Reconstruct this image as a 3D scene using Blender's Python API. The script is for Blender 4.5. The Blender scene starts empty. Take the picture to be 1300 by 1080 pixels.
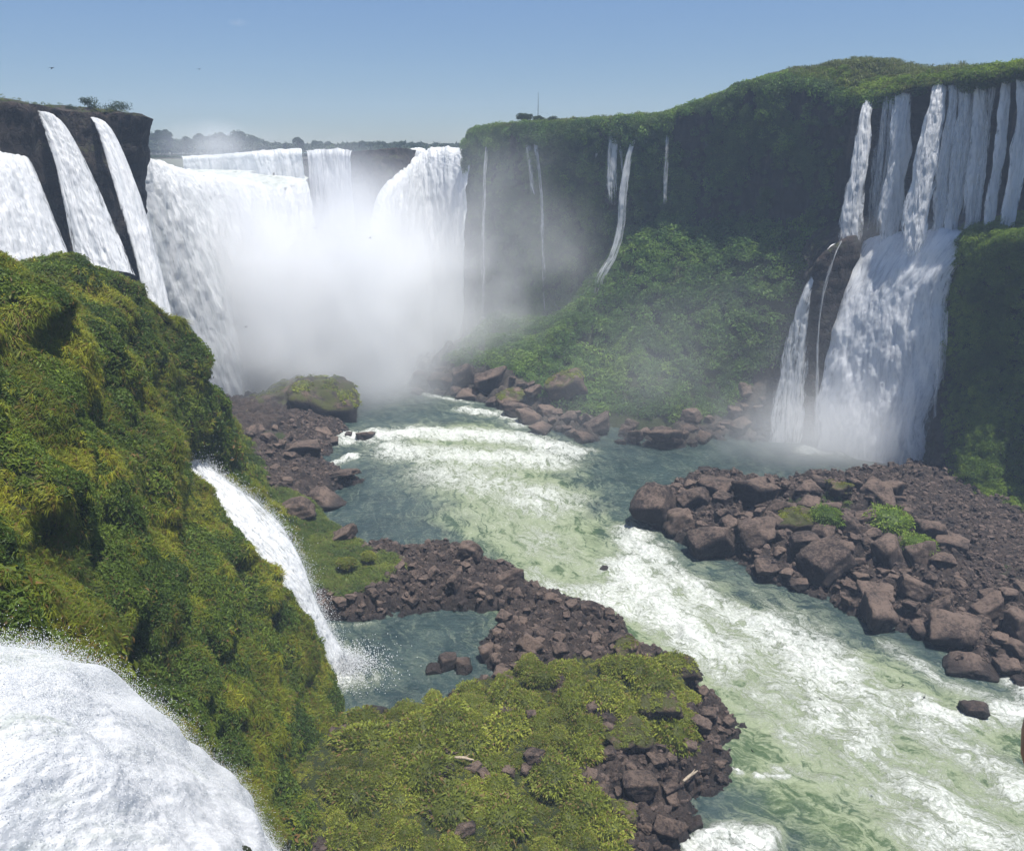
import bpy, math, numpy as np
from mathutils import Matrix, Vector

RNG = np.random.default_rng(11)
C = bpy.context.scene.collection
F, TH, H = 1000.0, math.radians(19.3), 60.0
CT, ST = math.cos(TH), math.sin(TH)
SUN_EL, SUN_AZ = math.radians(78), math.radians(115)      # tropical noon: the sun stands almost overhead, a little to the right


# ------------------------------------------------------------------ survey helpers: photo bearings turned into places on the ground
def ray(px, py):
    u = (px - 650) / F; v = -(py - 540) / F
    return (u, CT + v * ST, -ST + v * CT)

def atZ(px, py, z=0.0):
    d = ray(px, py); s = (z - H) / d[2]
    return (d[0] * s, d[1] * s, z)

def atY(px, py, Y):
    d = ray(px, py); s = Y / d[1]
    return (d[0] * s, Y, H + d[2] * s)


# ------------------------------------------------------------------ noise
def _h(ix, iy, iz, s):
    h = (ix.astype(np.uint32) * np.uint32(374761393) + iy.astype(np.uint32) * np.uint32(668265263)
         + iz.astype(np.uint32) * np.uint32(2246822519) + np.uint32((s * 3266489917) & 0xffffffff))
    h = (h ^ (h >> np.uint32(13))) * np.uint32(1274126177)
    h = (h ^ (h >> np.uint32(16))) * np.uint32(2654435769)
    return h ^ (h >> np.uint32(15))

def noise(P, seed=0):
    """gradient noise, about -1..1"""
    P = np.asarray(P, dtype=np.float64)
    if P.shape[-1] == 2:
        P = np.concatenate([P, np.zeros(P.shape[:-1] + (1,))], -1)
    i = np.floor(P).astype(np.int64); f = P - i
    w = f * f * f * (f * (f * 6 - 15) + 10)
    out = np.zeros(P.shape[:-1])
    for dx in (0, 1):
        for dy in (0, 1):
            for dz in (0, 1):
                h = _h(i[..., 0] + dx, i[..., 1] + dy, i[..., 2] + dz, seed)
                gx = (h & np.uint32(1023)).astype(float) / 511.5 - 1
                gy = ((h >> np.uint32(10)) & np.uint32(1023)).astype(float) / 511.5 - 1
                gz = ((h >> np.uint32(20)) & np.uint32(1023)).astype(float) / 511.5 - 1
                d = gx * (f[..., 0] - dx) + gy * (f[..., 1] - dy) + gz * (f[..., 2] - dz)
                wt = (w[..., 0] if dx else 1 - w[..., 0]) * (w[..., 1] if dy else 1 - w[..., 1]) * (w[..., 2] if dz else 1 - w[..., 2])
                out += wt * d
    return out * 1.25

def fbm(P, octv=4, seed=0, gain=.5, lac=2.03):
    P = np.asarray(P, float); a = 1.; t = 0; n = 0.
    for k in range(octv):
        t = t + a * noise(P * (lac ** k) + 17.3 * k, seed + k); n += a; a *= gain
    return t / n * 1.5

def ridged(P, octv=4, seed=0):
    P = np.asarray(P, float); a = 1.; t = 0; n = 0.
    for k in range(octv):
        t = t + a * (1 - 2 * np.abs(noise(P * (2.05 ** k) + 9.1 * k, seed + k))); n += a; a *= .5
    return t / n

def rubble(x, y, cell, seed=0, tilt=.5, drop=1.6):
    """height of a heap of tilted angular blocks, one per jittered cell"""
    X = x / cell; Y = y / cell
    X, Y = X + .25 * noise(np.stack([X, Y], -1) * 1.7, seed + 50), Y + .25 * noise(np.stack([X, Y], -1) * 1.7, seed + 51)
    ix = np.floor(X).astype(np.int64); iy = np.floor(Y).astype(np.int64)
    best = np.full(X.shape, -9.)
    for dx in (-1, 0, 1):
        for dy in (-1, 0, 1):
            cx = ix + dx; cy = iy + dy
            h = _h(cx, cy, cx * 0, seed)
            r = [((h >> np.uint32(6 * k)) & np.uint32(63)).astype(float) / 63. for k in range(5)]
            px = X - (cx + .15 + .7 * r[0]); py = Y - (cy + .15 + .7 * r[1])
            ang = r[2] * 6.283
            ca, sa = np.cos(ang), np.sin(ang)
            qx = px * ca + py * sa; qy = -px * sa + py * ca
            d = np.maximum(np.abs(qx) * (1.1 + .6 * r[4]), np.abs(qy) * 1.5)
            z = .55 * r[3] + tilt * (qx * (r[4] - .5) * 2 + qy * (r[0] - .5) * 2) - drop * np.maximum(d - .38, 0)
            best = np.maximum(best, z)
    return best

def sstep(a, b, x):
    t = np.clip((x - a) / (b - a), 0, 1); return t * t * (3 - 2 * t)


# ------------------------------------------------------------------ RBF heightfields
class RBF:
    def __init__(s, pts, smooth=0.):
        p = np.array(pts, float); s.xy = p[:, :2]; n = len(p)
        D = np.linalg.norm(s.xy[:, None] - s.xy[None], axis=-1)
        A = np.zeros((n + 3, n + 3)); A[:n, :n] = -D + np.eye(n) * smooth
        A[:n, n] = 1; A[:n, n + 1:] = s.xy; A[n, :n] = 1; A[n + 1:, :n] = s.xy.T
        b = np.zeros(n + 3); b[:n] = p[:, 2]
        s.w = np.linalg.lstsq(A, b, rcond=None)[0]; s.n = n
    def __call__(s, x, y):
        out = s.w[s.n] + s.w[s.n + 1] * x + s.w[s.n + 2] * y
        for k in range(s.n):
            out = out - s.w[k] * np.hypot(x - s.xy[k, 0], y - s.xy[k, 1])
        return out

def poly_inside(x, y, P):
    P = np.array(P); ins = np.zeros(x.shape, bool); n = len(P)
    for i in range(n):
        x1, y1 = P[i]; x2, y2 = P[(i + 1) % n]
        if y1 == y2: continue
        c = ((y1 > y) != (y2 > y)) & (x < (x2 - x1) * (y - y1) / (y2 - y1) + x1)
        ins ^= c
    return ins

def seg_dist(x, y, P, closed=True):
    P = np.array(P, float); n = len(P); best = np.full(x.shape, 1e9)
    for i in range(n if closed else n - 1):
        a = P[i]; b = P[(i + 1) % n]; ab = b - a; L = max(ab @ ab, 1e-9)
        t = np.clip(((x - a[0]) * ab[0] + (y - a[1]) * ab[1]) / L, 0, 1)
        best = np.minimum(best, np.hypot(x - a[0] - t * ab[0], y - a[1] - t * ab[1]))
    return best

def xy(lst):
    """list of (px,py) shoreline bearings or ('w',x,y) places"""
    return [((p[1], p[2]) if p[0] == 'w' else atZ(p[0], p[1])[:2]) for p in lst]


# ------------------------------------------------------------------ mesh helpers
def make_mesh(name, V, Q, smooth=True, attrs=None, mats=None):
    V = np.ascontiguousarray(V, np.float32).reshape(-1, 3); Q = np.asarray(Q, np.int32)
    me = bpy.data.meshes.new(name)
    me.vertices.add(len(V)); me.vertices.foreach_set('co', V.ravel())
    k = Q.shape[1]
    me.loops.add(Q.size); me.loops.foreach_set('vertex_index', Q.ravel())
    me.polygons.add(len(Q)); me.polygons.foreach_set('loop_start', np.arange(0, Q.size, k, dtype=np.int32))
    me.polygons.foreach_set('loop_total', np.full(len(Q), k, np.int32))
    me.polygons.foreach_set('use_smooth', np.full(len(Q), smooth))
    for an, arr in (attrs or {}).items():
        arr = np.ascontiguousarray(arr, np.float32)
        if arr.ndim == 1:
            a = me.attributes.new(an, 'FLOAT', 'POINT'); a.data.foreach_set('value', arr)
        else:
            a = me.attributes.new(an, 'FLOAT_VECTOR', 'POINT'); a.data.foreach_set('vector', arr.ravel())
    for m in (mats or []): me.materials.append(m)
    me.update(calc_edges=True)
    return me

def link(name, me, parent=None, loc=(0, 0, 0), rot=(0, 0, 0), sc=(1, 1, 1), **props):
    o = bpy.data.objects.new(name, me); C.objects.link(o)
    o.location = loc; o.rotation_euler = rot; o.scale = sc
    if parent: o.parent = parent
    for k, v in props.items():
        if v: o[{'cat': 'category'}.get(k, k)] = v
    return o

def grid_quads(nu, nv, mask=None):
    i = np.arange(nu - 1)[:, None] * nv + np.arange(nv - 1)[None]
    q = np.stack([i, i + nv, i + nv + 1, i + 1], -1).reshape(-1, 4)
    if mask is not None: q = q[mask.reshape(-1)]
    return q

def compact(V, Q, attrs):
    used = np.zeros(len(V), bool); used[Q.ravel()] = True
    idx = np.cumsum(used) - 1
    return V[used], idx[Q], {k: a[used] for k, a in attrs.items()}

class Terrain:
    def __init__(s, x0, x1, y0, y1, st):
        s.x = np.arange(x0, x1 + st * .5, st); s.y = np.arange(y0, y1 + st * .5, st); s.st = st
        s.X, s.Y = np.meshgrid(s.x, s.y, indexing='ij'); s.Z = np.zeros_like(s.X)
    def at(s, x, y):
        fx = np.clip((np.asarray(x, float) - s.x[0]) / s.st, 0, len(s.x) - 1.001); fy = np.clip((np.asarray(y, float) - s.y[0]) / s.st, 0, len(s.y) - 1.001)
        i = fx.astype(int); j = fy.astype(int); a = fx - i; b = fy - j
        return (s.Z[i, j] * (1 - a) * (1 - b) + s.Z[i + 1, j] * a * (1 - b) + s.Z[i, j + 1] * (1 - a) * b + s.Z[i + 1, j + 1] * a * b)
    def has(s, x, y): return (x > s.x[0]) & (x < s.x[-1]) & (y > s.y[0]) & (y < s.y[-1])
    def normal(s, x, y, e=.6):
        gx = (s.at(x + e, y) - s.at(x - e, y)) / (2 * e); gy = (s.at(x, y + e) - s.at(x, y - e)) / (2 * e)
        n = np.stack([-gx, -gy, np.ones_like(gx)], -1); return n / np.linalg.norm(n, axis=-1, keepdims=True)
    def build(s, name, mat, mask=None, attrs=None, disp=None, **props):
        V = np.stack([s.X, s.Y, s.Z], -1).reshape(-1, 3)
        if disp is not None: V = V + disp.reshape(-1, 3)
        m = None
        if mask is not None:
            m = mask[:-1, :-1] | mask[1:, :-1] | mask[:-1, 1:] | mask[1:, 1:]
        Q = grid_quads(len(s.x), len(s.y), m)
        A = {k: (a.reshape(-1, 3) if a.ndim == 3 else a.reshape(-1)) for k, a in (attrs or {}).items()}
        V, Q, A = compact(V, Q, A)
        return link(name, make_mesh(name, V, Q, True, A, [mat]), **props)

def catmull(P, n):
    """P (k,...) -> (n,...) spline through rows"""
    P = np.asarray(P, float); k = len(P)
    t = np.linspace(0, k - 1, n); i = np.minimum(t.astype(int), k - 2); f = (t - i).reshape((-1,) + (1,) * (P.ndim - 1))
    g = lambda j: P[np.clip(j, 0, k - 1)]
    p0, p1, p2, p3 = g(i - 1), g(i), g(i + 1), g(i + 2)
    return .5 * (2 * p1 + (p2 - p0) * f + (2 * p0 - 5 * p1 + 4 * p2 - p3) * f ** 2 + (3 * p1 - p0 - 3 * p2 + p3) * f ** 3)

def loft(ctrl, nu, nv):
    """ctrl (rows, cols, 3) -> (nu, nv, 3)"""
    A = catmull(np.array(ctrl, float), nu)
    return np.swapaxes(catmull(np.swapaxes(A, 0, 1), nv), 0, 1)

def grid_normals(G):
    du = np.gradient(G, axis=0); dv = np.gradient(G, axis=1)
    n = np.cross(du, dv); return n / (np.linalg.norm(n, axis=-1, keepdims=True) + 1e-9)

def outward(N, G, toward=(0, 0, 60)):
    s = np.sign(np.mean(np.sum(N * (np.array(toward) - G), -1)))
    return N * s

def rocky(G, N, amp=1.6, scale=9, seed=0, vert=.45, block=.5):
    P = G / scale; P = P * np.array([1, 1, vert])
    d = amp * (fbm(P, 5, seed) + .5 * ridged(P * 2.2, 3, seed + 9))
    # horizontal lava-flow courses
    lay = noise(np.stack([G[..., 2] / 2.3 + .6 * noise(G / 14, seed + 3), G[..., 0] / 30, G[..., 1] / 30], -1), seed + 4)
    return G + N * (d + block * lay)[..., None]

def grid_mesh(name, G, mat, attrs=None, parent=None, smooth=True, mask=None, **props):
    Q = grid_quads(G.shape[0], G.shape[1], mask)
    A = {k: (a.reshape(-1, 3) if a.ndim == 3 else a.reshape(-1)) for k, a in (attrs or {}).items()}
    return link(name, make_mesh(name, G.reshape(-1, 3), Q, smooth, A, [mat]), parent, **props)


# ------------------------------------------------------------------ materials
def nmat(name):
    m = bpy.data.materials.new(name); m.use_nodes = True; nt = m.node_tree; nt.nodes.clear()
    return m, nt

class NT:
    def __init__(s, nt): s.nt = nt
    def n(s, typ, **kw):
        nd = s.nt.nodes.new(typ)
        for k, v in kw.items():
            if k.startswith('i_'):
                key = k[2:]; key = int(key) if key.isdigit() else key.replace('_', ' ')
                s.put(nd.inputs[key], v)
            else: setattr(nd, k, v)
        return nd
    def put(s, inp, v):
        if isinstance(v, bpy.types.NodeSocket): s.nt.links.new(v, inp)
        elif isinstance(v, bpy.types.Node): s.nt.links.new(v.outputs[0], inp)
        else: inp.default_value = v
    def math(s, op, a, b=0., c=None, clamp=False):
        nd = s.nt.nodes.new('ShaderNodeMath'); nd.operation = op; nd.use_clamp = clamp
        s.put(nd.inputs[0], a); s.put(nd.inputs[1], b)
        if c is not None: s.put(nd.inputs[2], c)
        return nd.outputs[0]
    def mix(s, f, a, b):
        nd = s.nt.nodes.new('ShaderNodeMix'); nd.data_type = 'RGBA'
        s.put(nd.inputs[0], f)
        for i, v in ((6, a), (7, b)):
            s.put(nd.inputs[i], v if not isinstance(v, tuple) else (*v, 1.))
        return nd.outputs[2]
    def ramp(s, f, a, b, lo=0., hi=1.):
        nd = s.nt.nodes.new('ShaderNodeMapRange'); nd.interpolation_type = 'SMOOTHSTEP'
        s.put(nd.inputs[0], f); s.put(nd.inputs[1], a); s.put(nd.inputs[2], b); s.put(nd.inputs[3], lo); s.put(nd.inputs[4], hi)
        return nd.outputs[0]
    def noise(s, vec, scale, detail=4., rough=.55, dist=0.):
        nd = s.nt.nodes.new('ShaderNodeTexNoise')
        s.put(nd.inputs['Vector'], vec); nd.inputs['Scale'].default_value = scale; nd.inputs['Detail'].default_value = detail
        nd.inputs['Roughness'].default_value = rough; nd.inputs['Distortion'].default_value = dist
        return nd.outputs[0]
    def vmul(s, v, k):
        nd = s.nt.nodes.new('ShaderNodeVectorMath'); nd.operation = 'MULTIPLY'; s.put(nd.inputs[0], v); nd.inputs[1].default_value = k
        return nd.outputs[0]
    def attr(s, name, out='Fac'):
        nd = s.nt.nodes.new('ShaderNodeAttribute'); nd.attribute_name = name; return nd.outputs[out]
    def bump(s, h, strength, dist, normal=None):
        nd = s.nt.nodes.new('ShaderNodeBump'); nd.inputs['Strength'].default_value = strength; nd.inputs['Distance'].default_value = dist
        s.put(nd.inputs['Height'], h)
        if normal is not None: s.put(nd.inputs['Normal'], normal)
        return nd.outputs[0]
    def pos(s): return s.nt.nodes.new('ShaderNodeNewGeometry').outputs['Position']
    def out(s, sh, vol=None):
        o = s.nt.nodes.new('ShaderNodeOutputMaterial')
        if sh is not None: s.nt.links.new(sh, o.inputs['Surface'])
        if vol is not None: s.nt.links.new(vol, o.inputs['Volume'])

def rock_mat(name, dark=(.02, .015, .014), light=(.115, .08, .062), moss=0., moss_col=(.07, .085, .02), scale=1., wet_z=.5, obj=False, green=None, cracks=0., tint=False, strata=0.):
    m, nt = nmat(name); t = NT(nt); geo = t.n('ShaderNodeNewGeometry'); p = geo.outputs['Position']
    oi = t.n('ShaderNodeObjectInfo').outputs['Random']
    n1 = t.noise(p, .35 * scale, 6, .65); n2 = t.noise(p, 2.2 * scale, 8, .7); n3 = t.noise(p, 9 * scale, 4, .7)
    nz = t.n('ShaderNodeSeparateXYZ', i_0=geo.outputs['Normal']).outputs[2]
    k = t.math('ADD', t.math('MULTIPLY', n1, .5), t.math('MULTIPLY', n2, .5))
    k = t.ramp(k, .36, .64)
    # sunlit tops and shaded undersides painted into the rock colour
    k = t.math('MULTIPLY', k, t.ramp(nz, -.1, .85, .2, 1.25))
    if obj: k = t.math('ADD', k, t.math('MULTIPLY', t.math('SUBTRACT', oi, .5), .5))
    if tint: k = t.math('ADD', k, t.math('MULTIPLY', t.math('SUBTRACT', t.attr('tint'), .5), .7))
    col = t.mix(t.math('MULTIPLY', k, 1., clamp=True), dark, light)
    col = t.mix(t.ramp(n3, .5, .75, 0, .4), col, (.17, .125, .10))
    if strata:
        st_ = t.noise(t.vmul(p, (.03, .03, .55)), 1., 5, .7, .3); vs_ = t.noise(t.vmul(p, (.5, .5, .03)), 1., 4, .6, .2)
        col = t.mix(t.math('MULTIPLY', t.ramp(st_, .42, .58, 1, 0), strata), col, (.010, .009, .010)); col = t.mix(t.math('MULTIPLY', t.ramp(vs_, .55, .7), strata), col, (.10, .075, .06))
    z = t.n('ShaderNodeSeparateXYZ', i_0=p).outputs[2]
    wet = t.ramp(t.math('ADD', z, t.math('MULTIPLY', n2, -1.)), wet_z - .9, wet_z, 1, 0)
    col = t.mix(t.math('MULTIPLY', wet, .8), col, (.016, .014, .014))
    if moss > 0:
        mf = t.math('MULTIPLY', t.ramp(t.noise(p, .28 * scale, 5, .7), .56 - .22 * moss, .66 - .2 * moss), t.ramp(nz, .1, .6))
        mf = t.math('MULTIPLY', mf, t.ramp(z, 1.0, 2.2))
        col = t.mix(mf, col, t.mix(n3, tuple(c * .5 for c in moss_col), tuple(min(1, c * 1.6) for c in moss_col)))
    if green:
        gf = t.math('ADD', t.attr(green), t.math('MULTIPLY', t.math('SUBTRACT', n2, .5), .9))
        col = t.mix(t.ramp(gf, .4, .6), col, t.mix(n3, (.016, .024, .007), (.05, .065, .014)))
    vo = t.n('ShaderNodeTexVoronoi', feature='DISTANCE_TO_EDGE'); t.put(vo.inputs['Vector'], t.math('ADD', 0, 0)) if 0 else t.put(vo.inputs['Vector'], t.n('ShaderNodeVectorMath', operation='ADD', i_0=p, i_1=t.vmul(t.n('ShaderNodeTexNoise', i_Scale=1.3 * scale, i_Vector=p).outputs['Color'], (1.2, 1.2, 1.2))).outputs[0]); vo.inputs['Scale'].default_value = .9 * scale
    cr_ = t.ramp(vo.outputs[0], 0., .10)
    if cracks: col = t.mix(t.ramp(cr_, 0, 1, 1 - cracks, 1), (.012, .010, .010), col)
    b = t.bump(t.math('ADD', t.math('ADD', n2, t.math('MULTIPLY', n3, .4)), t.math('MULTIPLY', cr_, .35 * cracks)), 1., .5 / scale)
    bs = t.n('ShaderNodeBsdfPrincipled', i_Base_Color=col, i_Normal=b)
    t.put(bs.inputs['Roughness'], t.ramp(wet, 0, 1, .85, .4)); bs.inputs['Specular IOR Level'].default_value = .35
    t.out(bs.outputs[0]); return m

def leaf_mat(name, cols, trans=.3, dead=(.16, .12, .05), dead_amt=.1, patch=.12, rough=.55):
    m, nt = nmat(name); t = NT(nt); p = t.pos(); tint = t.attr('tint'); lf = t.attr('leaf')
    n1 = t.noise(p, patch, 3, .6)
    k = t.math('ADD', t.math('MULTIPLY', tint, .6), t.math('MULTIPLY', t.ramp(n1, .35, .65), .4))
    cr = t.n('ShaderNodeValToRGB', i_0=k); e = cr.color_ramp.elements
    e[0].position = .08; e[0].color = (*cols[0], 1); e[1].position = .92; e[1].color = (*cols[-1], 1)
    for q, c in enumerate(cols[1:-1]):
        x = e.new(.08 + .84 * (q + 1) / (len(cols) - 1)); x.color = (*c, 1)
    col = t.mix(t.ramp(lf, 1 - dead_amt * 1.4, 1 - dead_amt * .6), cr.outputs[0], dead)
    hs = t.n('ShaderNodeHueSaturation', i_Color=col); t.put(hs.inputs['Value'], t.ramp(lf, 0, .85, .7, 1.3))
    d = t.n('ShaderNodeBsdfPrincipled', i_Base_Color=hs.outputs[0]); d.inputs['Roughness'].default_value = rough; d.inputs['Specular IOR Level'].default_value = .25
    tr = t.n('ShaderNodeBsdfTranslucent', i_Color=t.mix(.5, hs.outputs[0], tuple(min(1, c * 1.5) for c in cols[-1])))
    mx = t.n('ShaderNodeMixShader', i_0=trans); t.put(mx.inputs[1], d.outputs[0]); t.put(mx.inputs[2], tr.outputs[0])
    t.out(mx.outputs[0]); return m

def fall_mat(name, alpha=1., grey=(.66, .69, .72), white=(.95, .955, .96), su=.9, sv=.16, green=0., edge=.35, streak=1., lo=.62, hi=.84):
    """falling white water: threads and clots stretched along the fall (uvw attribute in metres, v down)"""
    m, nt = nmat(name); t = NT(nt); v = t.attr('uvw', 'Vector'); ed = t.attr('edge')
    s1 = t.noise(t.vmul(v, (su, sv, 1)), 1., 7, .62, .35)
    s2 = t.noise(t.vmul(v, (su * 3.2, sv * 4.5, 1)), 1., 6, .7, .6)
    s3 = t.noise(t.vmul(v, (su * .3, sv * .35, 1)), 1., 3, .5, .2)
    k = t.math('ADD', t.math('MULTIPLY', s1, .5), t.math('ADD', t.math('MULTIPLY', s2, .35), t.math('MULTIPLY', s3, .15)))
    col = t.mix(t.ramp(k, .38, .56), grey, white)
    if green: col = t.mix(t.math('MULTIPLY', t.attr('glass'), t.ramp(k, .60, .44)), col, (.30, .38, .20))
    bs = t.n('ShaderNodeBsdfPrincipled', i_Base_Color=col, i_Roughness=.6)
    t.put(bs.inputs['Normal'], t.bump(k, 1., 1.1 * streak)); bs.inputs['Specular IOR Level'].default_value = .3
    tr = t.n('ShaderNodeBsdfTranslucent', i_Color=(.85, .87, .89, 1))
    mx = t.n('ShaderNodeMixShader', i_0=.3); t.put(mx.inputs[1], bs.outputs[0]); t.put(mx.inputs[2], tr.outputs[0])
    sh = mx.outputs[0]
    if alpha < 1 or edge > 0:
        a = t.math('ADD', t.math('MULTIPLY_ADD', k, 2.6, -.8), t.math('MULTIPLY', ed, .58))
        a = t.ramp(a, lo, hi, 0., alpha)
        tp = t.n('ShaderNodeBsdfTransparent'); m2 = t.n('ShaderNodeMixShader', i_0=a)
        t.put(m2.inputs[1], tp.outputs[0]); t.put(m2.inputs[2], sh); sh = m2.outputs[0]
    t.out(sh); return m


# ================================================================== THE SETTING
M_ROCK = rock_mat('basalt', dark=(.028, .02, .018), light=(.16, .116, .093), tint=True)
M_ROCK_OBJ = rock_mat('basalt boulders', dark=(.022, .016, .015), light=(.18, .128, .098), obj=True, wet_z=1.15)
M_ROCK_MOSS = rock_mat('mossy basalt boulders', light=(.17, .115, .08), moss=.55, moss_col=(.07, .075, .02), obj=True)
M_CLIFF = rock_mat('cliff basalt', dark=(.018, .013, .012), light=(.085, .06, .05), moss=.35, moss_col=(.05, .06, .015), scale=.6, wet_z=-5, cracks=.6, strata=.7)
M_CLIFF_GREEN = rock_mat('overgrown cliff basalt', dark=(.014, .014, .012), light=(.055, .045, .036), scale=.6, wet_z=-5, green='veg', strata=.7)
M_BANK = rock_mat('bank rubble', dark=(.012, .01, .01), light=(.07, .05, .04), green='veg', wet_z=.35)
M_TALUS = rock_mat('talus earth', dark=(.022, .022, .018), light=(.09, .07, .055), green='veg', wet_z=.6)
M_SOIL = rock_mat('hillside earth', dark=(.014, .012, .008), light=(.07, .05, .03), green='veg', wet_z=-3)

# ---------------------------------------------------------------- low land on the left: shore, gravel point, ridge and islet
OUT_A = xy([('w', -95, 188), ('w', -66, 190), ('w', -52, 184), (440, 541), (446, 548), (425, 560), (424, 575), (408, 583), (438, 596), (462, 610),
            (440, 620), (410, 628), (404, 640), (418, 668), (450, 680), (462, 694), (490, 690), (522, 699), (560, 688), (600, 699), (614, 712), (655, 721),
            (664, 738), (700, 750), (722, 760), (762, 772), (790, 785), (802, 812), (840, 834), (884, 848), (892, 875), (922, 900), (948, 914),
            (946, 932), (930, 960), (936, 975), (916, 1010), (884, 1020), (884, 1050), (862, 1078), ('w', 18, 50), ('w', 19, 40), ('w', -60, 40), ('w', -95, 90)])
HOLE_A = xy([('w', -30, 93), (395, 786), (450, 789), (520, 780), (560, 774), (610, 779), (634, 776), (630, 797), (612, 812), (606, 836), (632, 862), (604, 866),
             (578, 884), (540, 906), (500, 916), (440, 932), (425, 938), ('w', -26, 70)])
TA = Terrain(-70, 32, 42, 192, .27)
insA = poly_inside(TA.X, TA.Y, OUT_A) & ~poly_inside(TA.X, TA.Y, HOLE_A)
dA = np.minimum(seg_dist(TA.X, TA.Y, OUT_A), seg_dist(TA.X, TA.Y, HOLE_A)) * np.where(insA, 1, -1)
dA = dA + .9 * fbm(np.stack([TA.X, TA.Y], -1) / 3.5, 4, 3)
hA = RBF([(*atZ(600, 730)[:2], 3.2), (*atZ(560, 705)[:2], 2.6), (*atZ(640, 745)[:2], 2.4), (*atZ(700, 790)[:2], 2.6), (*atZ(760, 800)[:2], 2.4), (*atZ(660, 820)[:2], 2.2), (*atZ(480, 740)[:2], 2.6),
          (*atZ(400, 700)[:2], 3.2), (*atZ(400, 650)[:2], 5.0), (*atZ(350, 640)[:2], 6.0), (*atZ(430, 735)[:2], 2.6), (*atZ(370, 560)[:2], 3.6), (*atZ(330, 560)[:2], 5), (*atZ(420, 605)[:2], 1.2), (*atZ(380, 600)[:2], 2.4),
          (*atZ(300, 520)[:2], 4.5), (*atZ(400, 520)[:2], 3.0), (*atZ(600, 900)[:2], 3.2), (*atZ(700, 900)[:2], 4.2), (*atZ(800, 890)[:2], 4.6), (*atZ(860, 880)[:2], 3.6), (*atZ(900, 930)[:2], 1.8), (*atZ(850, 980)[:2], 2.4),
          (*atZ(800, 1050)[:2], 2.4), (*atZ(640, 1000)[:2], 4.4), (*atZ(500, 960)[:2], 4.6), (*atZ(480, 1060)[:2], 5.6), (*atZ(620, 1080)[:2], 4.6), (0, 44, 4), (-14, 44, 7), (-22, 55, 6)])
ground = np.maximum(hA(TA.X, TA.Y), .6) * (1 - np.exp(-np.maximum(dA, 0) / 2.2))
P2 = np.stack([TA.X, TA.Y], -1)
# grass covered: the green spit and the islet
vegA = np.zeros_like(TA.X)
for px, py, r, k in [(400, 690, 7, 1), (440, 725, 6.5, 1), (370, 660, 7, 1), (350, 690, 8, 1), (400, 730, 5, 1), (480, 715, 3.5, .8), (560, 930, 7, 1), (640, 910, 6, 1.), (500, 960, 6, 1), (500, 1040, 8, 1), (600, 1020, 8, 1), (700, 940, 6, 1),
                     (650, 980, 6, 1), (720, 1070, 5, .8), (780, 880, 5, .9), (830, 870, 4.5, .9), (840, 920, 3, .7), (740, 870, 3.5, .7), (450, 1000, 7, 1), (650, 870, 4, .8), (350, 560, 3, .5), (600, 1080, 8, 1), (660, 1040, 6, .8)]:
    cx, cy, _ = atZ(px, py, 2.5)
    vegA = np.maximum(vegA, k * sstep(1.25, .6, np.hypot(TA.X - cx, TA.Y - cy) / r))
vegA = np.clip(vegA + np.where(TA.Y < 90, .75, .5) * fbm(P2 / 3.6, 4, 5), 0, 1) * (vegA > .05)
rub = rubble(TA.X, TA.Y, 1.9, 1) * 1.25 + rubble(TA.X + 40, TA.Y, .9, 2) * .5 + .12 * fbm(P2 * 2, 3, 8)
TA.Z = ground + (1 - vegA * .8) * (rub - .1) * sstep(-1.5, 1.2, dA) + vegA * (.7 * fbm(P2 / 2.6, 3, 12) + np.where(TA.Y < 90, 1.5, .4) * fbm(P2 / 6., 2, 13)) - 1.6 * sstep(.8, -2, dA)
TA.build('left_shore_land', M_BANK, dA > -3, {'veg': vegA}, kind='structure', label='brown basalt rubble shore with grass patches')

# ---------------------------------------------------------------- right bank
OUT_B = xy([(806, 648), (826, 632), (860, 612), (884, 606), (930, 612), (985, 620), (1040, 612), (1120, 604), (1180, 600), ('w', 86, 150), ('w', 130, 150), ('w', 130, 60), ('w', 95, 62), (1300, 864), (1262, 858), (1200, 852),
            (1190, 836), (1200, 822), (1160, 806), (1120, 800), (1084, 786), (1050, 762), (1000, 748), (960, 736), (935, 715), (900, 705), (870, 692), (838, 678), (812, 662)])
TB = Terrain(18, 128, 62, 152, .27)
insB = poly_inside(TB.X, TB.Y, OUT_B)
dB = seg_dist(TB.X, TB.Y, OUT_B) * np.where(insB, 1, -1) + .8 * fbm(np.stack([TB.X, TB.Y], -1) / 3.5, 4, 23)
hB = RBF([(*atZ(840, 640)[:2], 3.6), (*atZ(900, 660)[:2], 4.2), (*atZ(960, 650)[:2], 4.4), (*atZ(1060, 650)[:2], 5.4), (*atZ(1130, 690)[:2], 4.8), (*atZ(1100, 740)[:2], 3.2), (*atZ(1000, 700)[:2], 4.0), (*atZ(1200, 760)[:2], 3.0),
          (*atZ(1280, 800)[:2], 2.6), (*atZ(1250, 680)[:2], 4.2), (*atZ(1180, 630)[:2], 4.6), (*atZ(1300, 640)[:2], 6), (100, 120, 6), (120, 100, 7), (90, 75, 3.), (120, 70, 5), (*atZ(1230, 720)[:2], 3.6)])
P2 = np.stack([TB.X, TB.Y], -1)
finer = np.zeros_like(TB.X)
for px, py, r in [(1230, 650, 12), (1280, 680, 11), (1200, 640, 8), (1270, 720, 7)]:
    cx, cy, _ = atZ(px, py, 3); finer = np.maximum(finer, sstep(1.2, .7, np.hypot(TB.X - cx, TB.Y - cy) / r))
vegB = np.zeros_like(TB.X)
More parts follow.
